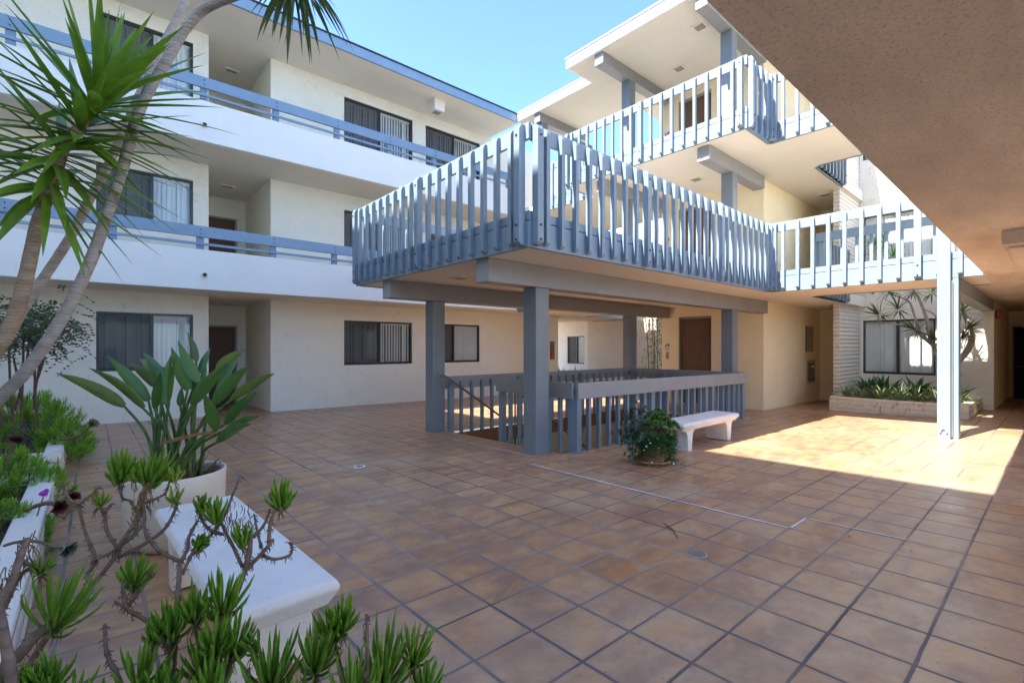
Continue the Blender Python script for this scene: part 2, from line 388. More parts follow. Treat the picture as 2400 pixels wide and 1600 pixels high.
# caulked expansion joint in the floor
jt = MB()
def ribbon(pts, wd):
    for (x0, y0), (x1, y1) in zip(pts, pts[1:]):
        L = math.hypot(x1-x0, y1-y0); m = max(1, int(L/.12)); nx, ny = -(y1-y0)/L, (x1-x0)/L
        prev = None
        for i in range(m+1):
            t = i/m; x = x0+(x1-x0)*t; y = y0+(y1-y0)*t; a = wd/2*(1+random.uniform(-.35, .35)); b = wd/2*(1+random.uniform(-.35, .35))
            cur = [(x+nx*a, y+ny*a), (x-nx*b, y-ny*b)]
            if prev: jt.quad(*[(px, py, floorz(px, py)+.004) for px, py in (prev[0], prev[1], cur[1], cur[0])])
            prev = cur
ribbon([(4.40, 7.45), (4.42, 4.62)], .016); ribbon([(4.10, 4.32), (4.05, 2.3), (4.04, 1.375)], .020); ribbon([(4.06, 1.36), (4.38, 1.36)], .02)
ribbon([(4.39, 1.34), (4.41, .72)], .016); ribbon([(4.80, 4.27), (5.10, 4.22), (5.10, 3.75)], .016)
structure(jt.build('floor_joint', CAULK))
# stairwell: side walls, lower floor, fascia and treads
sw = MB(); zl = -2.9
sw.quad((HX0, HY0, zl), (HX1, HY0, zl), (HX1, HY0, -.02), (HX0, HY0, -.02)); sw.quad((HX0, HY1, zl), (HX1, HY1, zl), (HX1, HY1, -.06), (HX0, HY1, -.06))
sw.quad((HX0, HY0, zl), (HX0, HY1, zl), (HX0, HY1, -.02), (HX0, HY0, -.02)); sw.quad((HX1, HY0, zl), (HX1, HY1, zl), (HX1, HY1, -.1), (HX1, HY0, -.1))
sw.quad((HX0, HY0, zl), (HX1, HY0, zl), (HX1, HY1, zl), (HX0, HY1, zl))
st = thing('staircase', 'sunken staircase of brown steps going down inside the ground floor railing', 'staircase', (0,0,0))
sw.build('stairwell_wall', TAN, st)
m = MB(); m.box(HX0, HY1-.03, -.34, HX1, HY1-.002, floorz(7, 7.2)-.012); m.box(HX1-.03, HY0, -.36, HX1-.002, HY1-.03, floorz(10, 6)-.03); m.box(HX0+.02, HY0+.002, -.30, HX1-.03, HY0+.03, -.05)
m.build('fascia_board', STEP, st)
for i in range(13):
    x = HX0+.06+i*.29; z = floorz(4.9, 6.6)-.19*(i+1)
    q = MB(); q.box(x, 5.75, z-.05, x+.30, 7.14, z); q.box(x+.26, 5.75, z-.19, x+.28, 7.14, z-.05); q.build('tread', STEP, st)
q = MB(); q.prism([(HX0+.05, -.35), (HX0+4.0, -2.85), (HX0+4.0, -2.5), (HX0+.05, -.0)], 5.70, 5.75, 'y'); q.build('stringer', STEP, st)

# ------------------------------------------------------------------ windows and doors (parts of their buildings)
def window(parent, w, h, style=0, mull=.5):
    "local: x 0..w, y 0 = wall face, -y outside; returns the frame"
    m = MB(); t = .045; y0, y1 = .03, .10
    m.box(0, y0, 0, w, y1, t); m.box(0, y0, h-t, w, y1, h); m.box(0, y0, t, t, y1, h-t); m.box(w-t, y0, t, w, y1, h-t)
    xm = w*mull; m.box(xm-.03, y0-.004, t, xm+.03, y1-.01, h-t)
    fr = m.build('window', FRAME, parent, bevel=.004)
    if style != 2:
        m = MB(); m.quad((t, y0+.018, t), (xm-.03, y0+.018, t), (xm-.03, y0+.018, h-t), (t, y0+.018, h-t)); m.build('insect_screen', SCREEN, fr)
    m = MB(); m.quad((t, y0+.045, t), (w-t, y0+.045, t), (w-t, y0+.045, h-t), (t, y0+.045, h-t)); m.build('pane', GLASS, fr)
    m = MB(); rnd = random.Random(int(w*1000+style)); x = t
    while x < w-t-.03:
        a = R(rnd.uniform(12, 38)) if style != 1 else R(rnd.uniform(30, 40)); ww = .098
        dx = math.cos(a)*ww; dy = math.sin(a)*ww
        ya, yb = (.112, .112+dy) if style != 1 else (.112+dy, .112)
        m.quad((x, ya, .06), (x+dx, yb, .06), (x+dx, yb, h-.07), (x, ya, h-.07)); x += .088 if style != 1 else .108
    m.box(t, .108, h-.09, w-t, .20, h-t)
    m.build('vertical_blinds', BLIND, fr, fix=False)
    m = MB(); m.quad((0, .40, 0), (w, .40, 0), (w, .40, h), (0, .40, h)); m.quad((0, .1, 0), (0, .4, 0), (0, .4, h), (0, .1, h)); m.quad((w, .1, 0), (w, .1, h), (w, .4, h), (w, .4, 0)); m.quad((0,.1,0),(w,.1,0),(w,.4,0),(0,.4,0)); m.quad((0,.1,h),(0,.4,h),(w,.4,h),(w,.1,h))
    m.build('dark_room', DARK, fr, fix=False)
    return fr
def door(parent, w, h, mat=DOOR, frame=DOORF, fw=.05):
    m = MB(); m.box(0, .05, .0, w, .10, h); d = m.build('door', mat, parent, bevel=.004)
    m = MB(); m.box(-fw, -.012, -.05, 0, .11, h+fw); m.box(w, -.012, -.05, w+fw, .11, h+fw); m.box(0, -.012, h, w, .11, h+fw); m.build('door_frame', frame, d)
    m = MB(); m.tube([(.07, .05, 1.0), (.07, -.01, 1.0)], .012, 8); m.tube([(.07, -.01, 1.0), (.19, -.01, 1.0)], .010, 8); m.build('handle', PIPE, d)
    return d

# ------------------------------------------------------------------ left apartment building
lb = thing('apartment_building', 'long three storey white stucco apartment building with blue balcony rails on the left', 'building')
x1, x2 = 2.03, 3.35
XL0, XL1 = -3.4, 13.74
m = MB()
floors = [(-.6, Z2+.09, .99), (Z2+.30, Z3+.11, 4.02), (Z3+.32, ZR+.03, 7.09)]
WIN = [(.07, 1.73, 1.235), (5.21, 7.32, 1.235), (7.78, 9.89, 1.235)]
for k, (za, zb, zs) in enumerate(floors):
    holes = [(a, b, zs, zs+hh+(.03 if k == 2 else 0)) for a, b, hh in WIN]
    m.wall(XL0, x1, za, zb, holes, YW, .03); m.wall(x2, XL1, za, zb, holes, YW, .03)
    m.quad((x1, YW, za), (x1, 15.5, za), (x1, 15.5, zb), (x1, YW, zb)); m.quad((x2, YW, za), (x2, 15.5, za), (x2, 15.5, zb), (x2, YW, zb))
    m.quad((x1, 15.5, za), (x2, 15.5, za), (x2, 15.5, zb), (x1, 15.5, zb))
m.quad((XL1, YW, -.6), (XL1, 16.5, -.6), (XL1, 16.5, ZR), (XL1, YW, ZR))
m.build('wall', WALL, lb)
for k, (za, zb, zs) in enumerate(floors):
    for i, (a, b, hh) in enumerate(WIN):
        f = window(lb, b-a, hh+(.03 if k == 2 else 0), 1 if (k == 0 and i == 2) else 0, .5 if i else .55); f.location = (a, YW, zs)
    d = door(lb, .90, 2.2 if k == 0 else 2.1); d.location = (2.16, 15.40, (-.16, Z2+.35, Z3+.35)[k]+.005)
m = MB()   # balcony slabs with their white stucco fronts
for nm, z, zt in (('balcony', Z2+.05, 3.47), ('balcony', Z3+.07, 6.50)):
    m = MB(); m.box(XL0, YB, z, XW-.02, YB+.16, zt); o = m.build(nm, BAND, lb, bevel=.012)
    m = MB(); m.box(XL0, YB+.16, z+.004, XW-.02, YW+2.9, z+.26); m.box(XW-.02, YB+.1, z+.004, 17.2, YW+4.4, z+.26) ; m.build('balcony_slab', CEIL, o)
m = MB(); m.box(XL0, 11.40, ZR, 10.21, 11.46, 8.905); rf = m.build('roof_fascia', FASC, lb, bevel=.006)
m = MB(); m.box(XL0, 11.37, 8.905, 10.21, 11.47, 8.935); m.build('roof_edge_flashing', BOLT, rf)
m = MB(); m.box(XL0, 11.46, ZR+.003, 10.3, 17, 8.93); m.build('roof', [CEIL], lb)
for (x, y, z) in ((2.66, 14.25, Z3+.07), (2.74, 14.18, ZR), (2.75, 14.8, Z2+.055)):
    m = MB(); m.box(x-.17, y-.10, z-.016, x+.17, y+.10, z+.01); o = m.build('ceiling_light', WHITE, lb); m = MB(); m.box(x-.12, y-.065, z-.022, x+.12, y+.065, z-.012); m.build('lens', VENT, o)
for z in (2.953, 5.983):
    m = MB(); m.tube([(1.72, YB+.02, z+.01), (1.72, YB-.10, z)], .038, 10, False); m.tube([(1.72, YB+.0, z+.01), (1.72, YB-.02, z)], .055, 10); o = m.build('scupper_spout', WHITE, lb)
    m = MB(); m.tube([(1.72, YB-.02, z+.01), (1.72, YB-.098, z)], .034, 10); m.build('spout_mouth', BLACK, o)
# boxed light under the roof
m = MB(); m.box(7.42, 11.82, ZR-.33, 7.76, 12.16, ZR+.002); o = m.build('soffit_light_box', CEIL, lb, bevel=.006)
m = MB(); m.box(7.49, 11.90, ZR-.345, 7.69, 12.08, ZR-.32); m.build('lens', VENT, o)
# balcony rails (a thing each)
for z, xs, lab in ((3.47, [-2.44+1.367*i for i in range(10)], 'blue two board rail along the second floor balcony of the left building'),
                   (6.50, [-2.38+1.367*i for i in range(10)], 'blue two board rail along the top floor balcony of the left building')):
    rt = thing('balcony_railing', lab, 'railing', (0, YB, z))
    m = MB(); m.box(XL0, -.03, .245, XW-.1, .02, .467); m.build('top_board', RAILB, rt, bevel=.006)
    m = MB(); m.box(XL0, -.02, .085, XW-.1, .018, .135); m.build('lower_rail', RAILB, rt, bevel=.004)
    pm = MB(); pm.box(-.062, .02, -.03, .062, .10, .44)
    p0 = pm.build('post', RAILB, rt, bevel=.005); p0.location = (xs[0], 0, 0)
    bm_ = MB(); bm_.tube([(.0, -.03, .40), (0, -.042, .40)], .013, 8); bm_.tube([(.0, -.03, .31), (0, -.042, .31)], .013, 8)
    b0 = bm_.build('bolt', BOLT, p0)
    for x in xs[1:]:
        c = dup(p0, rt, (x, 0, 0)); dup(b0, c)

# ------------------------------------------------------------------ right wing: lift block
lk = thing('lift_block', 'cream stucco lift tower with three stacked brown doors behind the deck', 'building')
m = MB(); dz = [(-.6, Z2, 0), (Z2+.3, Z3, 3.0), (Z3+.3, ZR, 6.03)]
DY0, DY1 = 6.08, 7.03
for za, zb, k in dz:
    m.wall(YE1, YE2, za, zb, [(DY0, DY1, max(za, k-.08 if k == 0 else k-.05), k+2.33)], XE, .16, 'x')
    m.quad((XE, YE1, za), (16.54, YE1, za), (16.54, YE1, zb), (XE, YE1, zb)); m.quad((XE, YE2, za), (16.54, YE2, za), (16.54, YE2, zb), (XE, YE2, zb))
m.build('wall', WALL2, lk)
m = MB()
for za, zb, k in dz: m.quad((16.54, 3.8, za), (16.54, 8.55, za), (16.54, 8.55, zb), (16.54, 3.8, zb))
m.build('entry_end_wall', WALL2, lk)
for za, zb, k in dz:
    d = door(lk, DY1-DY0-.02, 2.33-(.0), DOORL, DOORF, .075); d.rotation_euler = (0, 0, R(-90)); d.location = (XE+.06, DY1-.01, k-.06)
def notice(name, parent, loc, rz): pass
# signs by the lift doors and call plates
for za, zb, k in dz:
    sg = thing('lift_sign', ('small white fire warning sign beside the ground floor lift door', 'small white fire warning sign beside the second floor lift door', 'small white fire warning sign beside the top floor lift door')[dz.index((za, zb, k))], 'sign', (XE-.004, 7.365, k+1.52), 0)
    m = MB(); m.box(-.006, -.085, -.14, .003, .085, .14); m.build('plate', WHITE, sg)
    m = MB(); pts = [(.06, -.02), (.035, -.02), (.035, .01), (.01, .01), (.01, .04), (-.015, .04), (-.015, .055)]
    for (a, b), (c, d) in zip(pts, pts[1:]): m.box(-.010, min(a, c)-.006, min(b, d)-.006, -.006, max(a, c)+.006, max(b, d)+.006)
    m.box(-.010, .045, -.02, -.006, .060, .05); m.build('stair_symbol', BLACK, sg)
    m = MB(); m.prism([(-.02, -.02), (-.065, -.01), (-.07, .04), (-.05, .09), (-.045, .05), (-.03, .07), (-.015, .03)], -.010, -.006, 'x'); m.build('flame_symbol', RED, sg)
    m = MB()
    for j in range(4): m.box(-.010, -.065, -.055-.022*j, -.006, .065-.02*(j % 2), -.047-.022*j)
    m.build('small_print', DOORF, sg)
    cp = thing('call_plate', ('brass lift call plate on the ground floor below the fire sign', 'brass lift call plate on the second floor', 'brass lift call plate on the top floor')[dz.index((za, zb, k))], 'switch', (XE-.003, 7.365, k+1.25), 0)
    m = MB(); m.box(-.008, -.045, -.10, .002, .045, .10); m.build('plate', BRASS, cp); m = MB(); m.tube([(-.008, 0, 0), (-.016, 0, 0)], .018, 12); m.build('button', BLACK, cp)

# ------------------------------------------------------------------ right wing: second floor deck, walkway, third floor, roof
def column(parent, x, y, z0, z1, w=.255, mat=GREYT):
    m = MB(); m.box(x, y, z0, x+w, y+w, z1); return m.build('column', mat, parent, bevel=.012)
def light_box(parent, x, y, z):
    m = MB(); m.box(x-.15, y-.15, z-.014, x+.15, y+.15, z+.01); o = m.build('ceiling_light', CEIL, parent)
    m = MB(); m.box(x-.10, y-.10, z-.02, x+.10, y+.10, z-.01); m.build('lens', VENT, o)
def slab(parent, rects, z, t, mat):
    m = MB(); q = MB()
    for x0, y0, x1, y1 in rects: m.box(x0, y0, z, x1, y1, z+t-.012); q.box(x0, y0, z+t-.012, x1, y1, z+t)
    o = m.build('slab', mat, parent); q.build('deck_coating', COAT, o); return o
dk = thing('raised_deck', 'second floor deck and walkway carried on grey columns over the stairwell', 'deck')
T = .29
# walkway floor plates meet edge to edge
slab(dk, [(XD+.05, YD1+.05, XE, YD2-.05)], Z2, T, CEIL)
slab(dk, [(XW+.05, .76, 11.95, YD1+.05), (11.95, 3.56, 16.4, YD1+.05), (XE, YD1+.05, 16.54, YE1)], Z2, T, CEIL)
slab(dk, [(XW+.05, YD2-.05, 13.7, YB+.1), (XE, YE2, 16.4, YD2-.05)], Z2, T, CEIL)
for y in (4.66, 7.28):
    m = MB(); m.box(3.70, y, 2.31, XE-.002, y+.26, Z2-.002); m.build('beam', BEAM, dk, bevel=.01)
column(dk, 4.52, 4.662, -.3, 2.308); column(dk, 4.53, 7.282, -.3, 2.308); column(dk, 10.46, 4.662, -.3, 2.308); column(dk, 10.48, 7.282, -.3, 2.308)
light_box(dk, 4.45, 6.36, Z2); light_box(dk, 8.6, 6.3, Z2)
# post with a pair of timbers at the right end of the walkway, and its beam
m = MB(); m.box(XW-.10, 1.125, -.1, XW+.0, 1.285, Z2+.9); pp = m.build('front_post', TRIM, dk, bevel=.006)
m = MB(); m.box(XW+.006, 1.04, -.1, XW+.24, 1.275, Z2-.004); m.build('column', TRIM, dk, bevel=.008)
m = MB(); m.tube([(XW-.03, 1.116, 1.0), (XW-.03, 1.116, 2.55)], .011, 8); m.tube([(XW-.03, 1.116, .06), (XW-.03, 1.116, 1.0)], .011, 8); m.build('conduit', BEAM, pp)
m = MB(); m.tube([(XW-.115, 1.205+.04*math.cos(a), .13+.07*math.sin(a)) for a in [math.pi*i/8 for i in range(9)]], .013, 8); m.build('post_hook', BEAM, pp)
m = MB(); m.box(XW+.25, 1.03, 2.37, XB, 1.26, Z2-.003); m.build('beam', BEAM, dk, bevel=.01)

tf = thing('top_floor_landing', 'third floor landing and walkway slab on the right above the deck', 'deck')
slab(tf, [(X3+.05, YD1+.05, XE, YD2-.05)], Z3, T, CEIL); slab(tf, [(XW+.05, -2, 12.4, YD1+.05), (12.4, 3.64, 16.4, YD1+.05), (XE, YD1+.05, 16.54, YE1)], Z3, T, CEIL)
slab(tf, [(XW+.05, YD2-.05, 13.7, YB+.1), (XE, YE2, 16.4, YD2-.05)], Z3, T, CEIL)
for y in (4.66, 7.28):
    m = MB(); m.box(9.40, y, 5.30, 12.18, y+.26, Z3-.002); m.build('beam', BEAM, tf, bevel=.01)
    column(tf, 10.46, y+.002, Z2+T, 5.298)
light_box(tf, 11.14, 5.85, Z3); light_box(tf, 14.87, 4.16, Z3); light_box(tf, 10.3, 7.9, Z3)

rr = thing('flat_roof', 'flat roof with a white stepped fascia over the third floor landing', 'roof')
slab(rr, [(9.28, 3.72, 12.6, 8.33), (10.27, 8.33, 12.6, 11.4), (12.6, 3.72, 16.54, 8.33), (10.96, -2.5, 12.75, 3.68)], ZR, .235, CEIL)
m = MB(); m.box(9.22, 3.68, ZR-.004, 9.28, 8.39, 8.905); m.box(9.28, 8.33, ZR-.004, 10.21, 8.39, 8.905); m.box(10.21, 8.33, ZR-.004, 10.27, 11.40, 8.905); m.box(9.28, 3.68, ZR-.004, 16.5, 3.72, 8.905)
fa = m.build('fascia', WFASC, rr, bevel=.005)
m = MB(); m.box(9.20, 3.66, 8.906, 9.30, 8.41, 8.95); m.box(9.30, 8.31, 8.906, 10.20, 8.41, 8.95); m.box(10.19, 8.41, 8.906, 10.29, 11.46, 8.95); m.build('edge_flashing', ROOF, fa)
for y in (4.66, 7.28):
    m = MB(); m.box(9.20+.12, y, 8.39, 12.3, y+.26, ZR-.002); m.build('beam', BEAM, rr, bevel=.01); column(rr, 10.42, y+.002, Z3+T, 8.388)
column(rr, 10.40, 10.45, Z3+T, 8.388, .24); m = MB(); m.box(10.30, 10.45, 8.39, 12.5, 10.69, ZR-.002); m.build('beam', BEAM, rr, bevel=.01)
light_box(rr, 10.26, 5.3, ZR); light_box(rr, 11.40, 6.45, ZR)
m = MB(); m.box(9.6, 5.0, 8.95, 10.4, 5.8, 9.15); m.box(9.68, 5.08, 9.15, 10.3, 5.72, 9.27); m.build('roof_vent', WHITE, rr)

# ------------------------------------------------------------------ slatted railings
BAL = MB(); BAL.prism([(0, .025), (-.042, .025), (-.064, .055), (-.064, 1.285), (-.045, 1.325), (-.02, 1.338), (0, 1.338)], -.029, .029, 'x')
PST = MB(); PST.prism([(0, .012), (-.06, .012), (-.092, .045), (-.092, 1.285), (-.062, 1.335), (0, 1.345)], -.046, .046, 'x')
_b = {}
def railing(name, label, x, y, z, rz, L, npitch, ends=(True, True), every=9, cat='railing', trim0=0, trim1=0):
    rt = thing(name, label, cat, (x, y, z), rz)
    m = MB(); m.box(trim0, 0, FH-.184, L-trim1, .042, FH); m.build('top_board', TRIMH, rt, bevel=.006)
    m = MB(); m.box(trim0, 0, -.012, L-trim1, .05, .280); m.build('fascia_board', TRIMH, rt, bevel=.004)
    m = MB(); m.box(trim0, .004, .291, L-trim1, .046, .392); m.box(trim0, .02, .279, L-trim1, .04, .292); m.build('bottom_board', TRIMH, rt, bevel=.004)
    for i in range(npitch+1):
        t = i*L/npitch
        if i == 0: t = .10 if ends[0] else None
        elif i == npitch: t = L-.10 if ends[1] else None
        if t is None: continue
        post = i % every == 0 or i == npitch
        key = 'post' if post else 'baluster'
        if key not in _b:
            o = (PST if post else BAL).build(key, TRIM, rt, bevel=.004); _b[key] = o; o.location = (t, 0, 0)
            if post:
                q = MB(); 
                for zz in (.07, .23, 1.22): q.tube([(0, -.092, zz), (0, -.104, zz)], .013, 8)
                _b['bolt'] = q.build('bolt', BOLT, o)
        else:
            o = dup(_b[key], rt, (t, 0, 0))
            if post: dup(_b['bolt'], o)
        o.rotation_euler = (0, R(random.uniform(-.12, .12)), R(random.uniform(-.4, .4)))
    return rt
NEG, POS = R(-90), R(90)
railing('deck_railing', 'slatted railing on the near left face of the second floor deck', XD, YD2, Z2, NEG, YD2-YD1, 18)
railing('deck_railing', 'long slatted railing on the front of the deck facing the bench', XD+.001, YD1, Z2, 0, XW-XD-.0, 27, trim0=.052, trim1=.0)
railing('walkway_railing', 'sunlit white slatted railing of the second floor walkway beside the front post', XW, YD1-.0, Z2, NEG, YD1-.76, 12, (True, False), every=9, trim0=.0)
railing('deck_railing', 'slatted railing on the back of the second floor deck', XW, YD2, Z2, R(180), XW-XD-.08, 27, (False, True), trim0=.04)
railing('walkway_railing', 'slatted railing of the second floor walkway behind the deck', XW, YB-.0, Z2, NEG, YB-YD2-.06, 12, trim0=.0)
railing('landing_railing', 'sunlit slatted railing on the left face of the top floor landing', X3, YD2-.0, Z3, NEG, YD2-YD1, 18)
railing('landing_railing', 'short shaded slatted railing at the step in the top floor landing', X3+.001, YD1, Z3, 0, XW-X3, 4, trim0=.052)
railing('walkway_railing', 'sunlit slatted railing of the top floor walkway under the sprayed soffit edge', XW, YD1, Z3, NEG, YD1+2.0, 23, (True, True))
railing('landing_railing', 'slatted railing on the back of the top floor landing', XW, YD2, Z3, R(180), XW-X3-.08, 4, (False, True), trim0=.04)
railing('walkway_railing', 'slatted railing of the top floor walkway near the left building', XW, 10.35, Z3, NEG, 10.35-YD2-.06, 8)
for z, a, bb in ((Z2, 'second', 3.56), (Z3, 'top', 3.64)):
    railing('light_well_railing', 'shaded slatted railing of the %s floor walkway beside the right light well' % a, 11.95 if z == Z2 else 12.4, .80 if z == Z2 else -1.9, z, POS, bb-(.80 if z == Z2 else -1.9)-.06, 11 if z == Z2 else 21, (True, True))
    railing('light_well_railing', 'short slatted railing of the %s floor entry over the planted light well' % a, 11.96 if z == Z2 else 12.41, bb, z, 0, 2.5 if z == Z2 else 2.1, 10 if z == Z2 else 8, (True, True), trim0=.06)
    railing('light_well_railing', 'slatted railing of the %s floor at the far light well' % a, 13.7, YD2+.1, z, POS, YB-YD2-.1, 12, (True, True))
railing('light_well_railing', 'slatted railing edging the far light well along the left building', 16.4, YB+.0, Z2, R(180), 2.6, 10, (True, True))

# ------------------------------------------------------------------ railing round the stairwell
SB_ = MB(); SB_.prism([(0, -.42), (.062, -.42), (.062, .86), (.045, .905), (0, .915)], -.024, .024, 'x')
SP_ = MB(); SP_.prism([(0, -.42), (.09, -.42), (.09, .87), (.06, .93), (0, .94)], -.046, .046, 'x')
def stair_rail(label, x, y, rz, L, n, z=0., ends=(True, True), zslope=0.):
    rt = thing('stair_railing', label, 'railing', (x, y, z), rz)
    m = MB(); m.add([(0, -.042, .775), (L, -.042, .775+zslope), (L, 0, .775+zslope), (0, 0, .775), (0, -.042, 1.0), (L, -.042, 1.0+zslope), (L, 0, 1.0+zslope), (0, 0, 1.0)],
                    [(0,3,2,1),(4,5,6,7),(0,1,5,4),(1,2,6,5),(2,3,7,6),(3,0,4,7)]); m.build('top_board', BEAM, rt, bevel=.005)
    for i in range(n+1):
        t = .07+(L-.14)*i/n; post = i in (0, n) or i % 8 == 0
        if (i == 0 and not ends[0]) or (i == n and not ends[1]): continue
        k = 'spost' if post else 'sbal'
        if k not in _b: o = (SP_ if post else SB_).build('post' if post else 'baluster', TRIM, rt, bevel=.004); _b[k] = o
        else: o = dup(_b[k], rt)
        o.location = (t, 0, zslope*t/L); o.rotation_euler = (0, 0, R(random.uniform(-1.5, 1.5)))
    return rt
stair_rail('grey stair railing facing the white bench and flower pot', 5.03, 4.39, 0, 5.42, 23, .0, zslope=-.045)
stair_rail('short grey stair railing behind the nearest column beside the stair entry', 5.03, 6.09, NEG, 1.70-.043, 7, .0)
stair_rail('grey stair railing along the far side of the stairwell below the left building wall', 10.45, 7.27, R(180), 5.65, 23, -.035)
stair_rail('grey stair railing closing the far end of the stairwell before the lift door', 10.45, 4.43, POS, 2.80, 12, -.045)
hr = thing('handrail', 'thin bronze handrail sloping down the stairs beside the left column', 'handrail')
m = MB(); m.tube([(4.56, 7.10, .99), (4.62, 7.10, 1.0), (4.72, 7.10, .96), (9.0, 7.10, -1.86)], .019, 10); m.build('rail', PIPE, hr, smooth=True)
for x in (4.80, 6.3, 7.8):
    m = MB(); z = .96-(x-4.72)*.659; m.tube([(x, 7.10, z-.01), (x, 7.10, z-.07), (x, 7.18, z-.09)], .009, 8); m.build('bracket', PIPE, hr)
hr = thing('handrail', 'thin bronze handrail going down the stairs behind the nearest column', 'handrail')
m = MB(); m.tube([(5.0, 5.85, .86), (5.12, 5.85, .84), (9.0, 5.85, -1.72)], .019, 10); m.build('rail', PIPE, hr, smooth=True)
for x in (5.2, 6.0, 7.2):
    z = .84-(x-5.12)*.659; m = MB(); m.tube([(x, 5.85, z), (x, 5.85, z-.95)], .014, 8); m.build('support', PIPE, hr)

# ------------------------------------------------------------------ window wall block across the light wells, right corridor
wb = thing('rear_building', 'white stucco rear building with windows over the planted light wells', 'building')
m = MB(); hs = []
RW = [(2.09, 3.65)]
for za, zb, zs in ((-.6, 2.7, .75), (2.7, 5.75, 3.68), (5.75, 8.6, 6.75)):
    m.wall(1.03, 3.72, za, zb, [(2.09, 3.65, zs, zs+1.485)], XB, .03, 'x')
m.wall(-2.4, 1.03, 2.95, 8.6, [(-.6, .9, 3.68, 5.165)], XB, .03, 'x')
m.build('wall', WALL, wb)
for zs in (.75, 3.68, 6.75):
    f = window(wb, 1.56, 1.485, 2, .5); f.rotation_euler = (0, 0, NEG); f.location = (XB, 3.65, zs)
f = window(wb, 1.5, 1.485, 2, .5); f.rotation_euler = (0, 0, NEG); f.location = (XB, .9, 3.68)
m = MB(); m.box(14.55, 3.73, -.3, XB+.2, 3.88, 7.4); m.build('block_wall', BLOCK, wb, bevel=.015)
m = MB(); m.quad((XB, 1.03, -.5), (21.7, 1.03, -.5), (21.7, 1.03, Z2+.02), (XB, 1.03, Z2+.02)); m.quad((21.7, -1.6, -.5), (21.7, 1.03, -.5), (21.7, 1.03, Z2+.02), (21.7, -1.6, Z2+.02)); m.quad((14, -1.6, -.5), (21.7, -1.6, -.5), (21.7, -1.6, Z2+.02), (14, -1.6, Z2+.02))
m.build('corridor_wall', WALL2, wb)
d = door(wb, 1.5, 2.2, DARK, DOORF, .04); d.rotation_euler = (0, 0, NEG); d.location = (21.6, .92, -.10)
# far light well
m = MB(); m.wall(8.55, 17.0, -.6, 8.4, [(14.35, 15.4, .70, 1.99), (9.2, 10.7, 3.7, 5.1)], 17.0, .03, 'x'); m.build('wall', WALL, wb)
m = MB(); m.box(16.86, 8.9, -.4, 16.99, 14.05, 2.62); m.build('block_wall', PLANTW, wb, bevel=.015)
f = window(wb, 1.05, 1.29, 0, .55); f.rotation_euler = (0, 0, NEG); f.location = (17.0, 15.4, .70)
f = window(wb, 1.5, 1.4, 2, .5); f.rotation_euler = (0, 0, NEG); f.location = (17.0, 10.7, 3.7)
m = MB(); m.box(14.3, 8.42, -.3, 16.54, 8.55, 7.4); m.build('block_wall', BLOCK, wb)

# ------------------------------------------------------------------ building over the camera and the one across the court (behind the view)
cb = thing('covered_walkway', 'near walkway with a brown sprayed stucco soffit over the right corner', 'building')
m = MB(); m.box(-3.4, -2.6, Z2+.001, XW+.05, .745, Z2+.36); m.box(XW+.05, -2.6, Z2+.001, 21.8, .755, Z2+.36); m.box(12.0, .755, Z2+.001, 21.8, 1.06, Z2+.36); m.build('soffit', SOFF, cb)
for x in (-1.0, 3.2, 7.4, 13.6): column(cb, x, -2.55, -.2, Z2, .26, TRIM)
m = MB(); m.box(6.55, .02, Z2-.14, 8.6, .36, Z2+.002); m.box(6.68, .06, Z2-.165, 8.55, .32, Z2-.138); m.build('duct_box', SOFF, cb, bevel=.008)
ob = thing('apartment_building', 'plain white stucco apartment block closing the court behind the planters', 'building')
m = MB(); m.box(-9, -8, -.4, -3.43, 18, 12.0); m.build('wall', WALL, ob)
bounce_wing = thing('apartment_building', 'unseen white stucco wing added to bounce sunlight, beyond the covered walkway on the near right', 'building')  # unseen block, added to reflect sunlight back into the court
m = MB(); m.box(9.6, -14, -.4, 13.0, -2.75, 9.0); m.build('wall', WALL, bounce_wing)

# ------------------------------------------------------------------ wall fittings
t = thing('notice_board', 'tall beige notice board on the side wall of the lift block', 'notice board', (15.6, YE1-.004, 1.72))
m = MB(); m.box(-.27, -.012, -.35, .27, .002, .35); m.build('panel', m_simple('beige_panel', (.45, .38, .27), .5), t)
m = MB(); m.box(-.285, -.02, .35, .285, .002, .365); m.box(-.285, -.02, -.365, .285, .002, -.35); m.box(-.285, -.02, -.35, -.27, .002, .35); m.box(.27, -.02, -.35, .285, .002, .35); m.build('frame', FRAME, t)
m = MB(); rn = random.Random(3); m.box(-.16, -.015, .25, .16, -.012, .275)
for j in range(16):
    if j in (5, 10, 14): continue
    m.box(-.22, -.015, .17-.031*j, -.22+rn.uniform(.28, .44), -.012, .178-.031*j)
m.build('printed_lines', BLACK, t)
t = thing('fire_hose_cabinet', 'recessed brown metal cabinet below the notice board', 'cabinet', (15.74, YE1-.004, .78))
m = MB(); m.box(-.33, -.02, -.33, .33, .004, .33); m.build('frame', DOORF, t, bevel=.004); m = MB(); m.box(-.28, -.028, -.27, .28, -.018, .27); m.build('cabinet_door', m_simple('brown_glass', (.13, .09, .06), .2), t)
m = MB(); m.box(-.02, -.034, .12, .20, -.027, .16); m.build('label_plate', WHITE, t)
t = thing('wall_lamp', 'dark wall lamp with an amber glass in the niche beside the block wall', 'lamp', (16.53, 4.18, 2.17))
m = MB(); m.box(-.12, -.11, .02, 0, .11, .16); m.box(-.14, -.12, .14, .01, .12, .17); m.build('housing', FRAME, t, bevel=.006); m = MB(); m.box(-.105, -.095, -.15, -.01, .095, .02); m.build('glass', YEL, t, bevel=.006)
t = thing('fire_bell', 'round red fire alarm bell on the corridor wall at the right', 'alarm bell', (16.85, 1.02, 2.31))
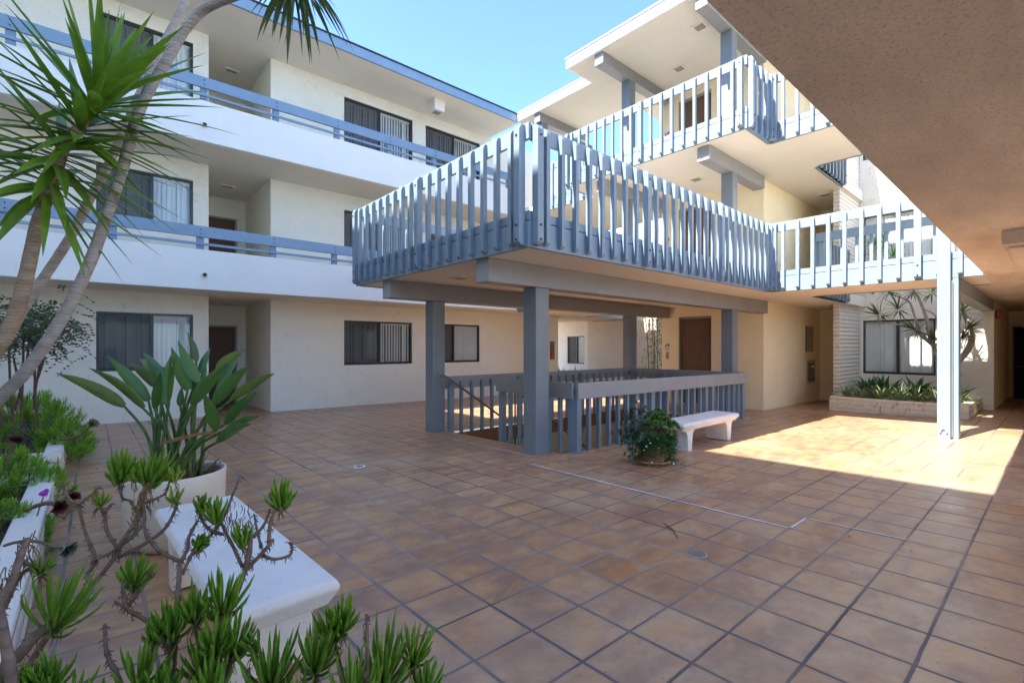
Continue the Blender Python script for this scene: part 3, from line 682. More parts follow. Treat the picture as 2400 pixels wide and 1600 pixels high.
m = MB(); m.box(-.10, -.03, -.10, .10, .008, .10); m.build('backplate', BLACK, t); m = MB(); prof = [(.002, -.11), (.06, -.105), (.10, -.085), (.125, -.05), (.13, -.03)]
m.lathe([(r, z) for r, z in prof], 0, 0, 24); o = m.build('gong', RED, t, smooth=True); o.rotation_euler = (R(-90), 0, 0); o.scale = (1, 1, -1); o.rotation_euler = (R(90), 0, 0); o.scale = (1, 1, 1)
o.location = (0, -.0, 0)
for vtx in o.data.vertices: vtx.co.z = -vtx.co.z
t = thing('extinguisher_cabinet', 'white framed extinguisher cabinet on the far left building wall', 'cabinet', (13.36, YW-.004, 1.36))
m = MB(); m.box(-.19, -.03, -.43, .19, .003, .43); m.build('frame', WHITE, t, bevel=.005); m = MB(); m.box(-.13, -.036, -.35, .13, -.028, .35); m.build('glass_door', m_simple('brown_cabinet_glass', (.22, .12, .08), .15), t)
m = MB(); m.tube([(0, -.04, -.33), (0, -.04, -.12)], .06, 12); m.build('extinguisher', RED, t)
# floor fittings
t = thing('floor_drain', 'round perforated metal floor drain in the foreground tiles', 'drain', (3.05, 1.60, floorz(3.05, 1.60)+.003), 0)
m = MB(); m.lathe([(0, .003), (.062, .003), (.07, 0)], 0, 0, 28); m.build('grate', DOORF, t)
m = MB(); 
for rr_, nn in ((.0, 1), (.018, 6), (.034, 11), (.050, 16)):
    for j in range(nn):
        a = 2*math.pi*j/nn; m.lathe([(0, .0042), (.0052, .0042), (.0056, .0038)], rr_*math.cos(a), rr_*math.sin(a), 8)
m.build('holes', BLACK, t)
t = thing('floor_cover', 'small round pale cover plate set in the tiles left of the columns', 'cover', (2.46, 5.63, floorz(2.46, 5.63)+.003), 0)
m = MB(); m.lathe([(.045, .002), (.062, .004), (.072, 0)], 0, 0, 28); m.build('ring', CAULK, t); m = MB(); m.lathe([(0, .003), (.045, .003)], 0, 0, 28); m.build('plug', m_simple('dull_plug', (.25, .2, .18), .6), t)
p0, p1 = Vector((3.42, 2.07, 0)), Vector((3.22, 1.83, 0)); p0.z = floorz(p0.x, p0.y)+.008; p1.z = floorz(p1.x, p1.y)+.006
m = MB(); m.tube([p0, (p0+p1)/2+Vector((.01, -.01, .004)), p1], [.003, .006, .004], 6); tag(m.build('twig', LF_DRY), 'dry brown twig lying on the tiles near the pale joint', 'twig')

# ------------------------------------------------------------------ benches, pots, planters
def bench(label, x0, y0, L, W, top, z0, rz):
    t = thing('bench', label, 'bench', (x0, y0, z0), rz); h = top-z0; th = .115
    m = MB(); i = .045
    m.add([(i, i, h-th), (L-i, i, h-th), (L-i, W-i, h-th), (i, W-i, h-th), (0, 0, h-.035), (L, 0, h-.035), (L, W, h-.035), (0, W, h-.035), (.02, .02, h), (L-.02, .02, h), (L-.02, W-.02, h), (.02, W-.02, h)],
          [(0,3,2,1),(8,9,10,11)]+[(a, (a+1) % 4, 4+(a+1) % 4, 4+a) for a in range(4)]+[(4+a, 4+(a+1) % 4, 8+(a+1) % 4, 8+a) for a in range(4)])
    m.build('seat', CONC, t, bevel=.012)
    for xc, sg in ((.26, 1), (L-.26, -1)):
        a = .068; fl = .09
        poly = [(xc-a*.75, 0), (xc+a*.75, 0), (xc+a, h-th-.10)]+[(xc+a+fl*(1-math.cos(q)), h-th-.10+.10*math.sin(q)) for q in [R(30), R(60), R(90)]]+[(xc-a-fl*(1-math.cos(q)), h-th-.10+.10*math.sin(q)) for q in [R(90), R(60), R(30)]]+[(xc-a, h-th-.10)]
        m = MB(); m.prism(poly, .05, W-.05, 'y'); m.build('leg', CONC, t, bevel=.008)
    return t
bench('white cast concrete bench beside the flower pot in front of the stair railing', 6.08, 3.37, 1.74, .45, .44, floorz(6.9, 3.6), 0)
bench('white cast concrete bench at lower left among the succulent stems', .80, 2.00, 1.64, .45, .52, floorz(.5, 2.8), R(92.5))
# big cream pot
PX, PY = .46, 4.22; pz = floorz(PX, PY)
t = thing('plant_pot', 'large round cream pot holding the bird of paradise plant', 'pot', (PX, PY, pz))
m = MB(); m.lathe([(0, .0), (.20, 0), (.25, .02), (.285, .07), (.305, .20), (.315, .50), (.312, .515), (.298, .515), (.292, .49), (.29, .42)], 0, 0, 56); m.build('pot_body', POTM, t, smooth=True)
m = MB(); m.lathe([(0, .455), (.15, .45), (.291, .44)], 0, 0, 40); m.build('soil', SOIL, t)
m = MB(); rn = random.Random(5)
for i in range(46):
    a = rn.uniform(0, 6.28); r0 = rn.uniform(.05, .24); b = Vector((r0*math.cos(a), r0*math.sin(a), .45)); tip = b+Vector((.08*math.cos(a), .08*math.sin(a), rn.uniform(.03, .16)))
    m.strip([b, (b+tip)/2+Vector((0, 0, .03)), tip], Vector((-math.sin(a), math.cos(a), 0)), [.02, .016, .002])
m.build('dry_husks', LF_DRY, t, fix=False)
def planter(label, x0, y0, x1, y1, z0, z1, mat=BLOCK, wall=.16, soilz=-.06):
    t = thing('planter', label, 'planter', (0, 0, 0))
    m = MB(); m.box(x0, y0, z0, x1, y0+wall, z1); m.box(x0, y1-wall, z0, x1, y1, z1); m.box(x0, y0+wall, z0, x0+wall, y1-wall, z1); m.box(x1-wall, y0+wall, z0, x1, y1-wall, z1)
    m.build('block_sides', mat, t, bevel=.02); m = MB(); m.box(x0+wall-.01, y0+wall-.01, z0, x1-wall+.01, y1-wall+.01, z1+soilz); m.build('soil', SOIL, t); return t
planter('cream block planter of green plants under the right window', 13.62, 1.22, 16.38, 3.72, -.3, .285, PLANTW)
planter('white block planter of needle shrubs by the left building wall', -3.3, 7.35, -.25, 12.8, -.3, .32)
planter('white block planter beside the cream pot at lower left', -3.3, 1.9, -.24, 6.05, -.2, .36)
planter('white raised planter below the camera holding the brown stemmed succulents', -1.6, .30, .52, 1.12, -.1, .56)
planter('white planter of ferns below the far window', 14.2, 13.2, 16.8, 16.5, -.4, .10)
planter('white planter under the far light well', 14.0, 8.7, 16.8, 11.2, -.4, .10)

# ------------------------------------------------------------------ vegetation
def curve(p, dirv, L, droop, n=6, rnd=random):
    "points of an arching leaf: starts along dirv, bends down by droop"
    pts = [Vector(p)]; d = Vector(dirv).normalized(); q = Vector(p)
    for i in range(n):
        d = (d+Vector((0, 0, -droop/n))).normalized(); q = q+d*(L/n); pts.append(q.copy())
    return pts
def perp(d, rnd):
    a = Vector(d).orthogonal().normalized(); b = Vector(d).cross(a).normalized(); t = rnd.uniform(0, 6.283)
    return a, b
def leaf_head(m, c, axis, n, L, W, a0, a1, droop, rnd, spread=0., fold=.35, stem=0.):
    "rosette of sword leaves round an axis; a0..a1 degrees off axis from top to bottom"
    axis = Vector(axis).normalized(); a, b = perp(axis, rnd)
    for i in range(n):
        f = (i+.5)/n; ph = i*2.39996+rnd.uniform(-.25, .25); th = R(a0+(a1-a0)*f**.9+rnd.uniform(-7, 7))
        d = axis*math.cos(th)+(a*math.cos(ph)+b*math.sin(ph))*math.sin(th)
        l = L*rnd.uniform(.75, 1.08)*(.82+.25*math.sin(math.pi*min(1, f*1.1)))
        st = Vector(c)-axis*stem*f
        pts = curve(st+d*.02, d, l, droop*rnd.uniform(.4, 1.3)*(.3+f), 6, rnd)
        side = d.cross(axis); side = side.normalized() if side.length > .05 else a
        w = W*rnd.uniform(.8, 1.15)
        m.strip(pts, side, [w*.45, w*.8, w, w*.92, w*.7, w*.38, w*.03], fold)
def tuft(m, c, d, n, L, r, rnd, open_=45):
    "succulent finger leaves, each a tapering tube curving up"
    d = Vector(d).normalized(); a, b = perp(d, rnd)
    for i in range(n):
        f = (i+.5)/n; ph = i*2.39996+rnd.uniform(-.3, .3); th = R(6+open_*f**.8+rnd.uniform(-5, 5)); rd = (a*math.cos(ph)+b*math.sin(ph))
        q = Vector(c)-d*L*.28*f+rd*.004; l = L*rnd.uniform(.75, 1.1)*(1 if f < .8 else .8)
        d0 = d*math.cos(th*1.25)+rd*math.sin(th*1.25); d1 = d*math.cos(th*.55)+rd*math.sin(th*.55)
        p1 = q+d0*l*.4; p2 = p1+(d0+d1).normalized()*l*.35; p3 = p2+d1*l*.25
        m.tube([q, p1, p2, p3], [r*.75, r, r*.9, r*.15], 5, False)
def rosette(m, c, axis, n, L, W, rnd, a0=10, a1=85, cup=-.3):
    axis = Vector(axis).normalized(); a, b = perp(axis, rnd)
    for i in range(n):
        f = (i+.5)/n; ph = i*2.39996; th = R(a0+(a1-a0)*f); l = L*(.45+.55*f); d = axis*math.cos(th)+(a*math.cos(ph)+b*math.sin(ph))*math.sin(th)
        pts = curve(c, d, l, 0, 4); pts = [p+axis*(-cup)*l*(k/4)**2*.5 for k, p in enumerate(pts)]
        w = W*(.5+.5*f); m.strip(pts, d.cross(axis) if d.cross(axis).length > .05 else a, [w*.35, w*.8, w, w*.85, w*.1], .3)
def path(pts, d0, d1=None):
    d1 = d0 if d1 is None else d1; n = len(pts)-1
    return [at(u, v, d0+(d1-d0)*i/n) for i, (u, v) in enumerate(pts)]
def smooth_path(P, k=4):
    out = []
    for i in range(len(P)-1):
        p0 = P[max(i-1, 0)]; p1 = P[i]; p2 = P[i+1]; p3 = P[min(i+2, len(P)-1)]
        for j in range(k):
            t = j/k; out.append(.5*((2*p1)+(p2-p0)*t+(2*p0-5*p1+4*p2-p3)*t*t+(3*p1-p0-3*p2+p3)*t**3))
    return out+[P[-1]]
def trunk(name, P, r0, r1, mat, parent, n=12):
    Q = smooth_path(P, 5); m = MB(); k = len(Q); rn = random.Random(len(Q))
    m.tube(Q, [(r0+(r1-r0)*i/(k-1))*(1+rn.uniform(-.035, .035)) for i in range(k)], n); return m.build(name, mat, parent, smooth=True)

rn = random.Random(11)
# three tall palms in the left planter
D = 3.35
t = thing('yucca_palm', 'leaning brown trunked palm with a big spiky green head at upper left', 'palm', (-1.35, 4.1, .3))
t.location = (0, 0, 0)
P = [at(-95, 905, D), at(-30, 845, D), at(25, 765, D), at(58, 660, D), at(90, 520, D), at(128, 415, D), at(150, 345, D), at(190, 295, D), at(228, 240, D)]
trunk('trunk', [Vector((-1.35, P[0].y-.1, .25))]+P, .052, .031, TRUNKB, t)
m = MB(); top = P[-1]; ax = (P[-1]-P[-4]).normalized()
leaf_head(m, top, ax+Vector((0, 0, .2)), 46, .84, .039, 5, 92, .30, rn, stem=.10)
leaf_head(m, P[-2], ax+Vector((-.3, 0, .1)), 36, .80, .035, 45, 108, .35, rn, stem=.12)
leaf_head(m, P[-3], ax+Vector((-.1, 0, 0)), 38, .80, .034, 55, 116, .35, rn, stem=.16)
leaf_head(m, P[-4], ax, 26, .72, .032, 75, 128, .4, rn, stem=.14)
m.build('leaves', LF_YUC, t, fix=False)
t = thing('dracaena_palm', 'slender grey trunked palm leaning right out of the top of the picture', 'palm')
P = [at(-70, 1010, 3.55), at(0, 932, 3.55), at(52, 880, 3.55), at(105, 808, 3.55), at(160, 720, 3.55), at(212, 612, 3.55), at(252, 500, 3.55), at(290, 385, 3.55), at(318, 285, 3.55), at(345, 220, 3.55), at(392, 140, 3.55), at(432, 72, 3.55), at(480, 22, 3.5), at(540, -5, 3.4), at(610, -30, 3.3), at(680, -75, 3.2)]
trunk('trunk', P, .043, .030, TRUNK, t)
m = MB(); leaf_head(m, at(700, -95, 3.2), (.3, 0, 1), 44, .55, .016, 40, 150, 1.1, rn, stem=.18); leaf_head(m, at(702, -70, 3.2), (.05, 0, -.6), 16, .46, .014, 5, 55, .5, rn)
m.build('leaves', LF_DRA, t, fix=False)
t = thing('dracaena_palm', 'thin grey trunk palm crossing behind the other two leaning trunks', 'palm')
P = [at(-60, 880, 3.9), at(10, 800, 3.9), at(62, 712, 3.9), at(110, 640, 3.9), at(165, 555, 3.9), at(212, 462, 3.9), at(250, 395, 3.9), at(300, 285, 3.9), at(352, 170, 3.9), at(392, 88, 3.9), at(432, 10, 3.9), at(470, -110, 3.9), at(500, -260, 3.9)]
trunk('trunk', P, .037, .028, TRUNK, t)
m = MB(); leaf_head(m, at(505, -290, 3.9), (.2, 0, 1), 40, .6, .02, 20, 130, .8, rn, stem=.15); m.build('leaves', LF_DRA, t, fix=False)

# heavenly bamboo behind the trunks
t = thing('nandina_shrub', 'thin caned dark leafed shrub behind the palm trunks by the left wall', 'shrub')
m = MB()
for (b, tp) in (((5, 1000), (-20, 780)), ((30, 990), (20, 800)), ((48, 985), (55, 790)), ((35, 960), (75, 780)), ((80, 960), (82, 790)), ((85, 1000), (70, 770)), ((78, 935), (100, 830)), ((80, 910), (120, 800)), ((52, 940), (30, 860))):
    m.tube(smooth_path([at(b[0], b[1], 5.6), at((b[0]+tp[0])/2+rn.uniform(-5, 5), (b[1]+tp[1])/2, 5.6), at(tp[0], tp[1]-30, 5.6)], 3), [.012]*6+[.006], 5)
m.build('canes', CANE, t)
m = MB()
def leaflet(m, p, d, l, w, rnd):
    d = Vector(d).normalized(); s_ = d.cross(Vector((rnd.uniform(-1, 1), rnd.uniform(-1, 1), rnd.uniform(-.7, .7)))); s_ = s_.normalized()
    p = Vector(p); m.add([p, p+d*l*.5+s_*w, p+d*l, p+d*l*.5-s_*w], [(0, 1, 2, 3)])
for i in range(230):
    u = rn.gauss(62, 60); v = rn.gauss(755, 34); dd = 5.6+rn.uniform(-.5, .5)
    if u > 170: v += 15
    c = at(u, v, dd); a = rn.uniform(0, 6.28); dr = Vector((math.cos(a), math.sin(a), rn.uniform(-.6, .3))).normalized(); q = c.copy()
    for j in range(9):
        q = q+dr*.028+Vector((0, 0, -.004*j)); sd = dr.cross(Vector((0, 0, 1))).normalized()
        for sg in (-1, 1): leaflet(m, q, dr*.6+sd*sg+Vector((0, 0, rn.uniform(-.4, .2))), rn.uniform(.035, .055), .011, rn)
for (u, v) in ((190, 775), (172, 790), (200, 790), (155, 800), (150, 815)):
    q = at(u-35, v-30, 5.5); e = at(u, v, 5.5); 
    for j in range(11):
        p = q.lerp(e, j/10)
        for sg in (-1, 1): leaflet(m, p, Vector((sg*.5, .2, -.8)), .045, .010, rn)
m.build('leaves', LF_NAN, t, fix=False)

# fine needled green shrubs
def needle_shrub(label, c, rx, ry, rz, n, L, seed):
    t = thing('needle_shrub', label, 'shrub', c); r2 = random.Random(seed); m = MB(); st = MB()
    for i in range(n):
        a = r2.uniform(0, 6.283); z = r2.uniform(-.25, 1); rr = math.sqrt(max(0, 1-z*z))*r2.uniform(.72, 1.08); 
        p = Vector((rx*rr*math.cos(a), ry*rr*math.sin(a), rz*z*r2.uniform(.8, 1.05))); d = (Vector((p.x/rx, p.y/ry, p.z/rz+.6))).normalized()
        d = (d+Vector((r2.uniform(-.4, .4), r2.uniform(-.4, .4), r2.uniform(-.1, .4)))).normalized(); a1, b1 = perp(d, r2)
        st.tube([p-d*L*2.2, p+d*L*.2], .003, 4, False)
        for k in range(26):
            f = k/26; ph = k*2.4; th = R(75-60*f+r2.uniform(-8, 8)); dd = d*math.cos(th)+(a1*math.cos(ph)+b1*math.sin(ph))*math.sin(th); q = p-d*L*.9*(1-f)
            s_ = dd.cross(d); s_ = s_.normalized()*.0042 if s_.length > .01 else a1*.0042
            e = q+dd*L*r2.uniform(.7, 1.05); m.add([q-s_*.6, q+s_*.6, (q+e)/2+s_, e, (q+e)/2-s_], [(0, 1, 2, 3, 4)])
    m.build('needles', LF_PINE, t, fix=False); st.build('stems', STEMB, t, fix=False)
needle_shrub('bushy bright green needle shrub in the far left planter beside the wall', at(55, 1010, 6.3)+Vector((0, 0, -.22)), .66, .75, .74, 380, .10, 1)
needle_shrub('low bright green needle shrub spilling over the near white planter edge', at(20, 1150, 4.1)+Vector((0, 0, -.12)), .40, .55, .44, 300, .085, 2)
needle_shrub('small green needle shrub at the left picture edge above the white block planter', at(-10, 1240, 3.2)+Vector((0, 0, -.12)), .30, .35, .28, 130, .075, 3)
needle_shrub('small needle shrub near the end of the far white planter', at(150, 1010, 6.0)+Vector((0, 0, -.2)), .30, .32, .34, 90, .085, 4)

# aeoniums on bare stems
def aeonium(label, P, c, axis, n, L, W, mat, seed, r=.010):
    t = thing('aeonium', label, 'succulent'); m = MB(); m.tube(smooth_path(P, 4), r, 7); m.build('stem', STEMB, t, smooth=True)
    m = MB(); rosette(m, c, axis, n, L, W, random.Random(seed)); m.build('rosette', mat, t, fix=False)
aeonium('dark red cup shaped succulent among the needle shrubs', [at(15, 1090, 3.6), at(25, 1055, 3.6), at(35, 1035, 3.6)], at(36, 1035, 3.6), (.25, -.3, 1), 30, .07, .020, LF_RED, 1, .012)
aeonium('yellow green rosette on a long bare stem over the far planter edge', [at(140, 1030, 5.0), at(165, 1028, 5.0), at(186, 1020, 4.9), at(205, 1003, 4.9), at(214, 996, 4.9)], at(216, 994, 4.9), (.3, -.6, .5), 36, .065, .017, LF_AEO, 2, .012)
aeonium('dark red and green rosette on a dangling stem by the white block', [at(60, 1195, 2.3), at(100, 1180, 2.2), at(128, 1180, 2.15), at(137, 1186, 2.15)], at(138, 1187, 2.15), (.3, -.7, -.1), 30, .040, .012, LF_RED, 3)
aeonium('grey green rosette on a curved stem above the tiles', [at(10, 1278, 1.9), at(40, 1270, 1.9), at(85, 1268, 1.9), at(120, 1278, 1.9), at(145, 1284, 1.9)], at(157, 1286, 1.9), (.6, -.6, -.3), 40, .038, .011, LF_BLUE, 4, .006)
aeonium('small dark red rosette above the left end of the bare stems', [at(150, 1215, 1.75), at(165, 1190, 1.75), at(172, 1170, 1.75)], at(173, 1165, 1.75), (.4, -.4, .7), 26, .026, .009, LF_RED, 5, .006)
t = thing('pansy', 'single violet flower at the edge of the white block planter', 'flower', at(104, 1156, 2.6)); m = MB(); rosette(m, (0, 0, 0), (.2, -.7, .5), 6, .030, .014, rn, 55, 80); m.build('petals', PETALV, t, fix=False)
m = MB(); m.tube([(0, 0, 0), (-.03, .02, -.12)], .003, 5); m.build('stem', STEMG, t)

# bird of paradise
t = thing('bird_of_paradise', 'large bird of paradise plant with paddle leaves in the cream pot', 'plant')
def z4(x, y, d): return at(x/2.936, 534+y/2.936, d)
BD = 3.47
LV = [((855,1225),(385,998),62,-.15,1),((985,1240),(615,965),52,-.2,1),((1022,1185),(740,882),62,0,0),((1065,1085),(885,930),50,.25,1),((1112,1045),(985,855),50,.3,0),((1062,1245),(1105,990),44,-.1,0),((1142,1215),(1182,868),62,0,0),((1165,1190),(1205,900),26,-.2,0),((1292,1115),(1178,820),62,.05,0),((1372,1055),(1225,775),64,.1,0),((1352,915),(1290,718),34,.3,1),((1368,1000),(1446,828),36,.3,0),((1385,1045),(1420,945),28,.2,0),((1318,1222),(1572,925),62,-.1,0),((1492,965),(1690,835),46,.2,1),((1500,1090),(1636,900),46,.2,0),((1480,1205),(1720,945),62,-.05,0),((1590,1180),(1888,1003),52,-.1,1),((1545,1350),(1766,1130),54,-.15,0),((1490,1392),(1402,1135),58,-.2,0),((1560,1385),(1782,1294),38,-.1,0),((1492,1475),(1732,1348),54,-.25,0),((1240,1225),(1252,1090),32,.1,0),((1330,1110),(1318,960),40,.2,0),((1040,1010),(960,900),34,.35,1)]
r2 = random.Random(21)
for i, (b, tp, wd, dd, yl) in enumerate(LV):
    B = z4(*b, BD+dd*.6); T = z4(*tp, BD+dd*1.4+r2.uniform(-.1, .1)); a = r2.uniform(0, 6.28); fx = (b[0]-1250)/400
    root = Vector((PX+.10*math.cos(a)+fx*.10*SY, PY+.10*math.sin(a)-fx*.10*CY, pz+.44))
    mid = root.lerp(B, .5); mid += Vector((-fx*.05*SY, fx*.05*CY, .06)); m = MB()
    S = smooth_path([root, mid, B], 6); m.tube(S, [.015-.007*k/(len(S)-1) for k in range(len(S))], 6); m.build('stalk', STEMG, t, smooth=True)
    d = T-B; L = d.length; n = 10; view = (B-Vector((0, 0, EYE))).normalized(); side = d.cross(view).normalized(); side = (side+view*r2.uniform(-.55, .55)).normalized()
    nr = side.cross(d).normalized(); sag = r2.uniform(-.05, .05)*L; w = wd/2.936/F*(BD+dd)*1.02; pts = []; ws = []
    for k in range(n+1):
        f = k/n; pts.append(B+d*f+nr*sag*math.sin(math.pi*f)+Vector((0, 0, .05*L*math.sin(math.pi*f)*(1 if abs(d.z) < L*.8 else 0))))
        ws.append(max(.002, w*.66*(math.sin(math.pi*min(1, f*.97+.03)**.62))**.85)*(1+r2.uniform(-.04, .04)))
    m = MB(); m.strip(pts, side, ws, r2.uniform(.35, .75)); m.build('leaf', LF_BOPY if yl else LF_BOP, t, smooth=True, fix=False)
m = MB(); m.strip(smooth_path([z4(1080, 1492, 3.2), z4(1250, 1445, 3.2), z4(1400, 1412, 3.2), z4(1495, 1414, 3.2)], 3), Vector((0, 0, 1)), [.004, .008, .011, .012, .011, .010, .010, .008, .006, .002], .3); m.build('dry_leaf', LF_DRY, t, fix=False)

# brown stemmed finger succulents in the foreground
def z7(p, d): return at(p[0]/2.936, 1066+p[1]/2.936, d)
ST = [([(60,1700),(340,1220),(500,1040),(660,870),(800,690)],1.22,1.42,.0085),([(640,880),(600,830),(655,715),(590,540),(540,350)],1.36,1.46,.006),([(545,340),(640,260),(690,215)],1.46,1.48,.004),([(540,350),(470,290),(430,200)],1.46,1.48,.004),
 ([(800,690),(800,630),(735,520),(715,400),(650,310)],1.42,1.50,.006),([(715,400),(770,335)],1.48,1.5,.006),([(805,640),(900,510),(960,420),(985,250),(1030,190)],1.42,1.55,.006),([(810,640),(930,540),(990,440),(985,330)],1.43,1.5,.006),([(960,430),(900,320),(840,290),(825,150)],1.5,1.58,.0045),([(985,330),(1070,300),(1140,260),(1170,170)],1.5,1.58,.004),
 ([(655,720),(760,670),(830,630)],1.4,1.43,.0045),([(810,705),(980,620),(1140,500),(1225,330)],1.42,1.52,.006),
 ([(1170,1750),(1215,1100),(1230,870),(1240,735)],1.2,1.4,.008),([(1240,735),(1090,650),(1010,540),(985,450)],1.4,1.48,.0055),([(1245,730),(1290,640),(1300,560),(1360,450)],1.4,1.46,.006),([(1255,820),(1320,680),(1370,600)],1.38,1.45,.005),([(1320,660),(1440,560),(1540,430),(1610,250),(1665,130)],1.43,1.6,.005),
 ([(1430,1800),(1560,1150),(1640,930),(1690,785)],1.2,1.42,.008),([(1670,770),(1590,600),(1530,480),(1525,400)],1.42,1.5,.005),([(1530,545),(1440,510),(1380,420),(1365,280)],1.46,1.52,.005),([(1690,780),(1715,660),(1725,560)],1.42,1.45,.009),([(1690,790),(1790,690),(1850,620),(1880,580)],1.42,1.47,.007),([(1800,640),(1770,520),(1750,410)],1.46,1.5,.004),([(1730,570),(1810,490),(1860,370)],1.46,1.52,.005),([(1850,600),(1860,470),(1900,370),(1930,320)],1.46,1.52,.006),([(1805,690),(1890,715),(1990,690),(2010,640),(1990,600)],1.45,1.5,.005),
 ([(900,1750),(800,1500),(735,1360),(725,1230),(720,1170)],1.1,1.25,.006),([(1180,1350),(1070,1180),(960,1110),(870,1050),(850,950),(850,840)],1.22,1.32,.006),([(870,1050),(960,930),(1040,800)],1.3,1.36,.006),([(860,1050),(800,1010)],1.3,1.32,.004),
 ([(-60,1700),(20,1480),(150,1350),(260,1230),(380,1150)],1.05,1.25,.016),([(90,1700),(60,1420),(10,1150),(0,1000),(80,880),(140,700),(190,580)],1.0,1.25,.011),([(140,720),(240,770),(290,790)],1.22,1.25,.005),([(30,1060),(150,810),(260,795)],1.2,1.25,.005),
 ([(1450,1800),(1380,1350),(1340,1110)],1.15,1.28,.008),([(1480,1250),(1530,1080)],1.2,1.3,.008),([(1150,1600),(1180,1230)],1.15,1.25,.006),([(1510,1700),(1610,1340)],1.12,1.25,.007),([(1870,1900),(1870,1560)],1.1,1.18,.007),([(2160,1900),(2170,1450)],1.12,1.2,.007),([(2400,1700),(2290,1230)],1.15,1.25,.006),([(2640,1800),(2640,1500)],1.12,1.2,.006),([(2860,1700),(2850,1400)],1.15,1.22,.006),([(2527,1600),(2525,1230),(2525,1100)],1.1,1.22,.005),([(1700,1800),(1715,1460)],1.1,1.15,.005)]
TF = [((835,150),(875,-20),1.58,22,1),((1040,175),(1095,-20),1.58,24,1),((935,165),(932,105),1.55,8,2),((1205,165),(1205,90),1.58,9,2),((690,330),(690,245),1.5,8,2),((1200,312),(1200,240),1.52,10,2),((1930,335),(1930,180),1.52,24,0),((1485,440),(1478,290),1.46,13,0),((1390,375),(1400,285),1.5,9,0),((1670,610),(1672,480),1.45,11,0),((1370,630),(1400,560),1.45,14,0),((285,795),(318,715),1.25,10,0),((925,880),(975,700),1.36,18,0),((385,1150),(520,800),1.25,24,0),((1340,1110),(1350,905),1.28,24,0),((1535,1065),(1570,790),1.3,26,0),((1180,1235),(1190,1010),1.25,24,0),((1065,1270),(1085,1135),1.24,14,0),((1610,1345),(1640,1100),1.25,24,0),((960,1590),(985,1330),1.15,26,0),((1400,1500),(1405,1250),1.2,26,0),((1865,1570),(1885,1235),1.18,30,0),((2170,1450),(2205,1205),1.2,26,0),((2285,1235),(2290,1045),1.25,20,0),((250,1640),(240,1480),1.1,22,0),((1440,1700),(1440,1430),1.12,26,0),((2640,1540),(2690,1150),1.2,30,0),((2850,1400),(2890,1180),1.22,22,0),((2450,1750),(2480,1370),1.12,26,0),((2350,1180),(2365,1010),1.25,18,0),((60,1640),(40,1500),1.08,18,0),((1750,1330),(1690,1240),1.22,8,0),((640,1700),(600,1600),1.1,14,0),((2050,1800),(2040,1560),1.1,22,0),((1250,1780),(1255,1560),1.1,22,0),((340,1580),(300,1400),1.12,22,0),((1100,1650),(1085,1470),1.12,22,0),((500,1720),(525,1550),1.08,18,0),((1488,1340),(1505,1140),1.2,22,0),((2930,1640),(2950,1430),1.16,18,0)]
def group_of(x): return 0 if x < 420 else 1 if x < 1150 else 2 if x < 1900 else 3
NM = ['leafy finger succulent with thick stems at the bottom left corner', 'tall bare stemmed finger succulent in front of the cream pot', 'finger succulent with bare tips against the white bench top', 'low leafy finger succulent at the bottom right of the near planter']
pl = [thing('finger_succulent', l, 'succulent', group='brown stemmed finger succulents in the near planter') for l in NM]
r2 = random.Random(31)
for pts, d0, d1, r in ST:
    g = pl[group_of(sum(p[0] for p in pts)/len(pts))]; n = len(pts)-1
    P = smooth_path([z7(p, d0+(d1-d0)*i/n) for i, p in enumerate(pts)], 4); m = MB()
    m.tube(P, [r*1.05*(1-.35*i/(len(P)-1))*(1+r2.uniform(-.1, .1)) for i in range(len(P))], 7)
    for i in range(int(len(P)*2.2)):   # leaf scars and dried leaf threads
        q = r2.choice(P); a = Vector((r2.uniform(-1, 1), r2.uniform(-1, 1), r2.uniform(-1, .3))).normalized(); m.tube([q, q+a*(r+.004), q+a*(r+.009)+Vector((0, 0, -.005))], [.0018, .0015, .0005], 4, False)
    m.build('stem', STEMB, g, smooth=True)
for b, tp, d, n, small in TF:
    g = pl[group_of(b[0])]; B = z7(b, d); T = z7(tp, d-.04); L = (T-B).length; m = MB()
    tuft(m, B, T-B, int(n*1.25), L*1.0, (.0043 if small != 2 else .0034)*d/1.25*r2.uniform(.85, 1.15), r2, 30 if n > 16 else 18); m.build('leaf_tuft', LF_SENT if small == 2 else LF_SEN, g, smooth=True, fix=False)
    m = MB(); dn = (B-T).normalized()
    for i in range(10 if small != 2 else 4):   # withered leaves hanging under each tuft
        q = B+dn*r2.uniform(0, .03); e = q+Vector((r2.uniform(-.02, .02), r2.uniform(-.02, .02), -r2.uniform(.02, .05))); m.tube([q, (q+e)/2+Vector((r2.uniform(-.01, .01), 0, 0)), e], [.0016, .0014, .0005], 4, False)
    m.build('withered_leaves', LF_DRY, g, fix=False)
for (x, y, d) in ((975, 330, 1.5), (985, 250, 1.53), (940, 400, 1.48), (1690, 480, 1.46), (1570, 400, 1.5), (180, 640, 1.24), (60, 850, 1.2)):
    m = MB(); c = z7((x, y), d)
    for i in range(26): q = c+Vector((r2.gauss(0, .012), r2.gauss(0, .012), r2.gauss(0, .025))); e = q+Vector((r2.uniform(-.012, .012), r2.uniform(-.012, .012), -r2.uniform(.02, .05))); m.tube([q, (q+e)/2+Vector((r2.uniform(-.006, .006), 0, 0)), e], [.0013, .0012, .0004], 4, False)
    m.build('withered_leaves', LF_DRY, pl[group_of(x)], fix=False)

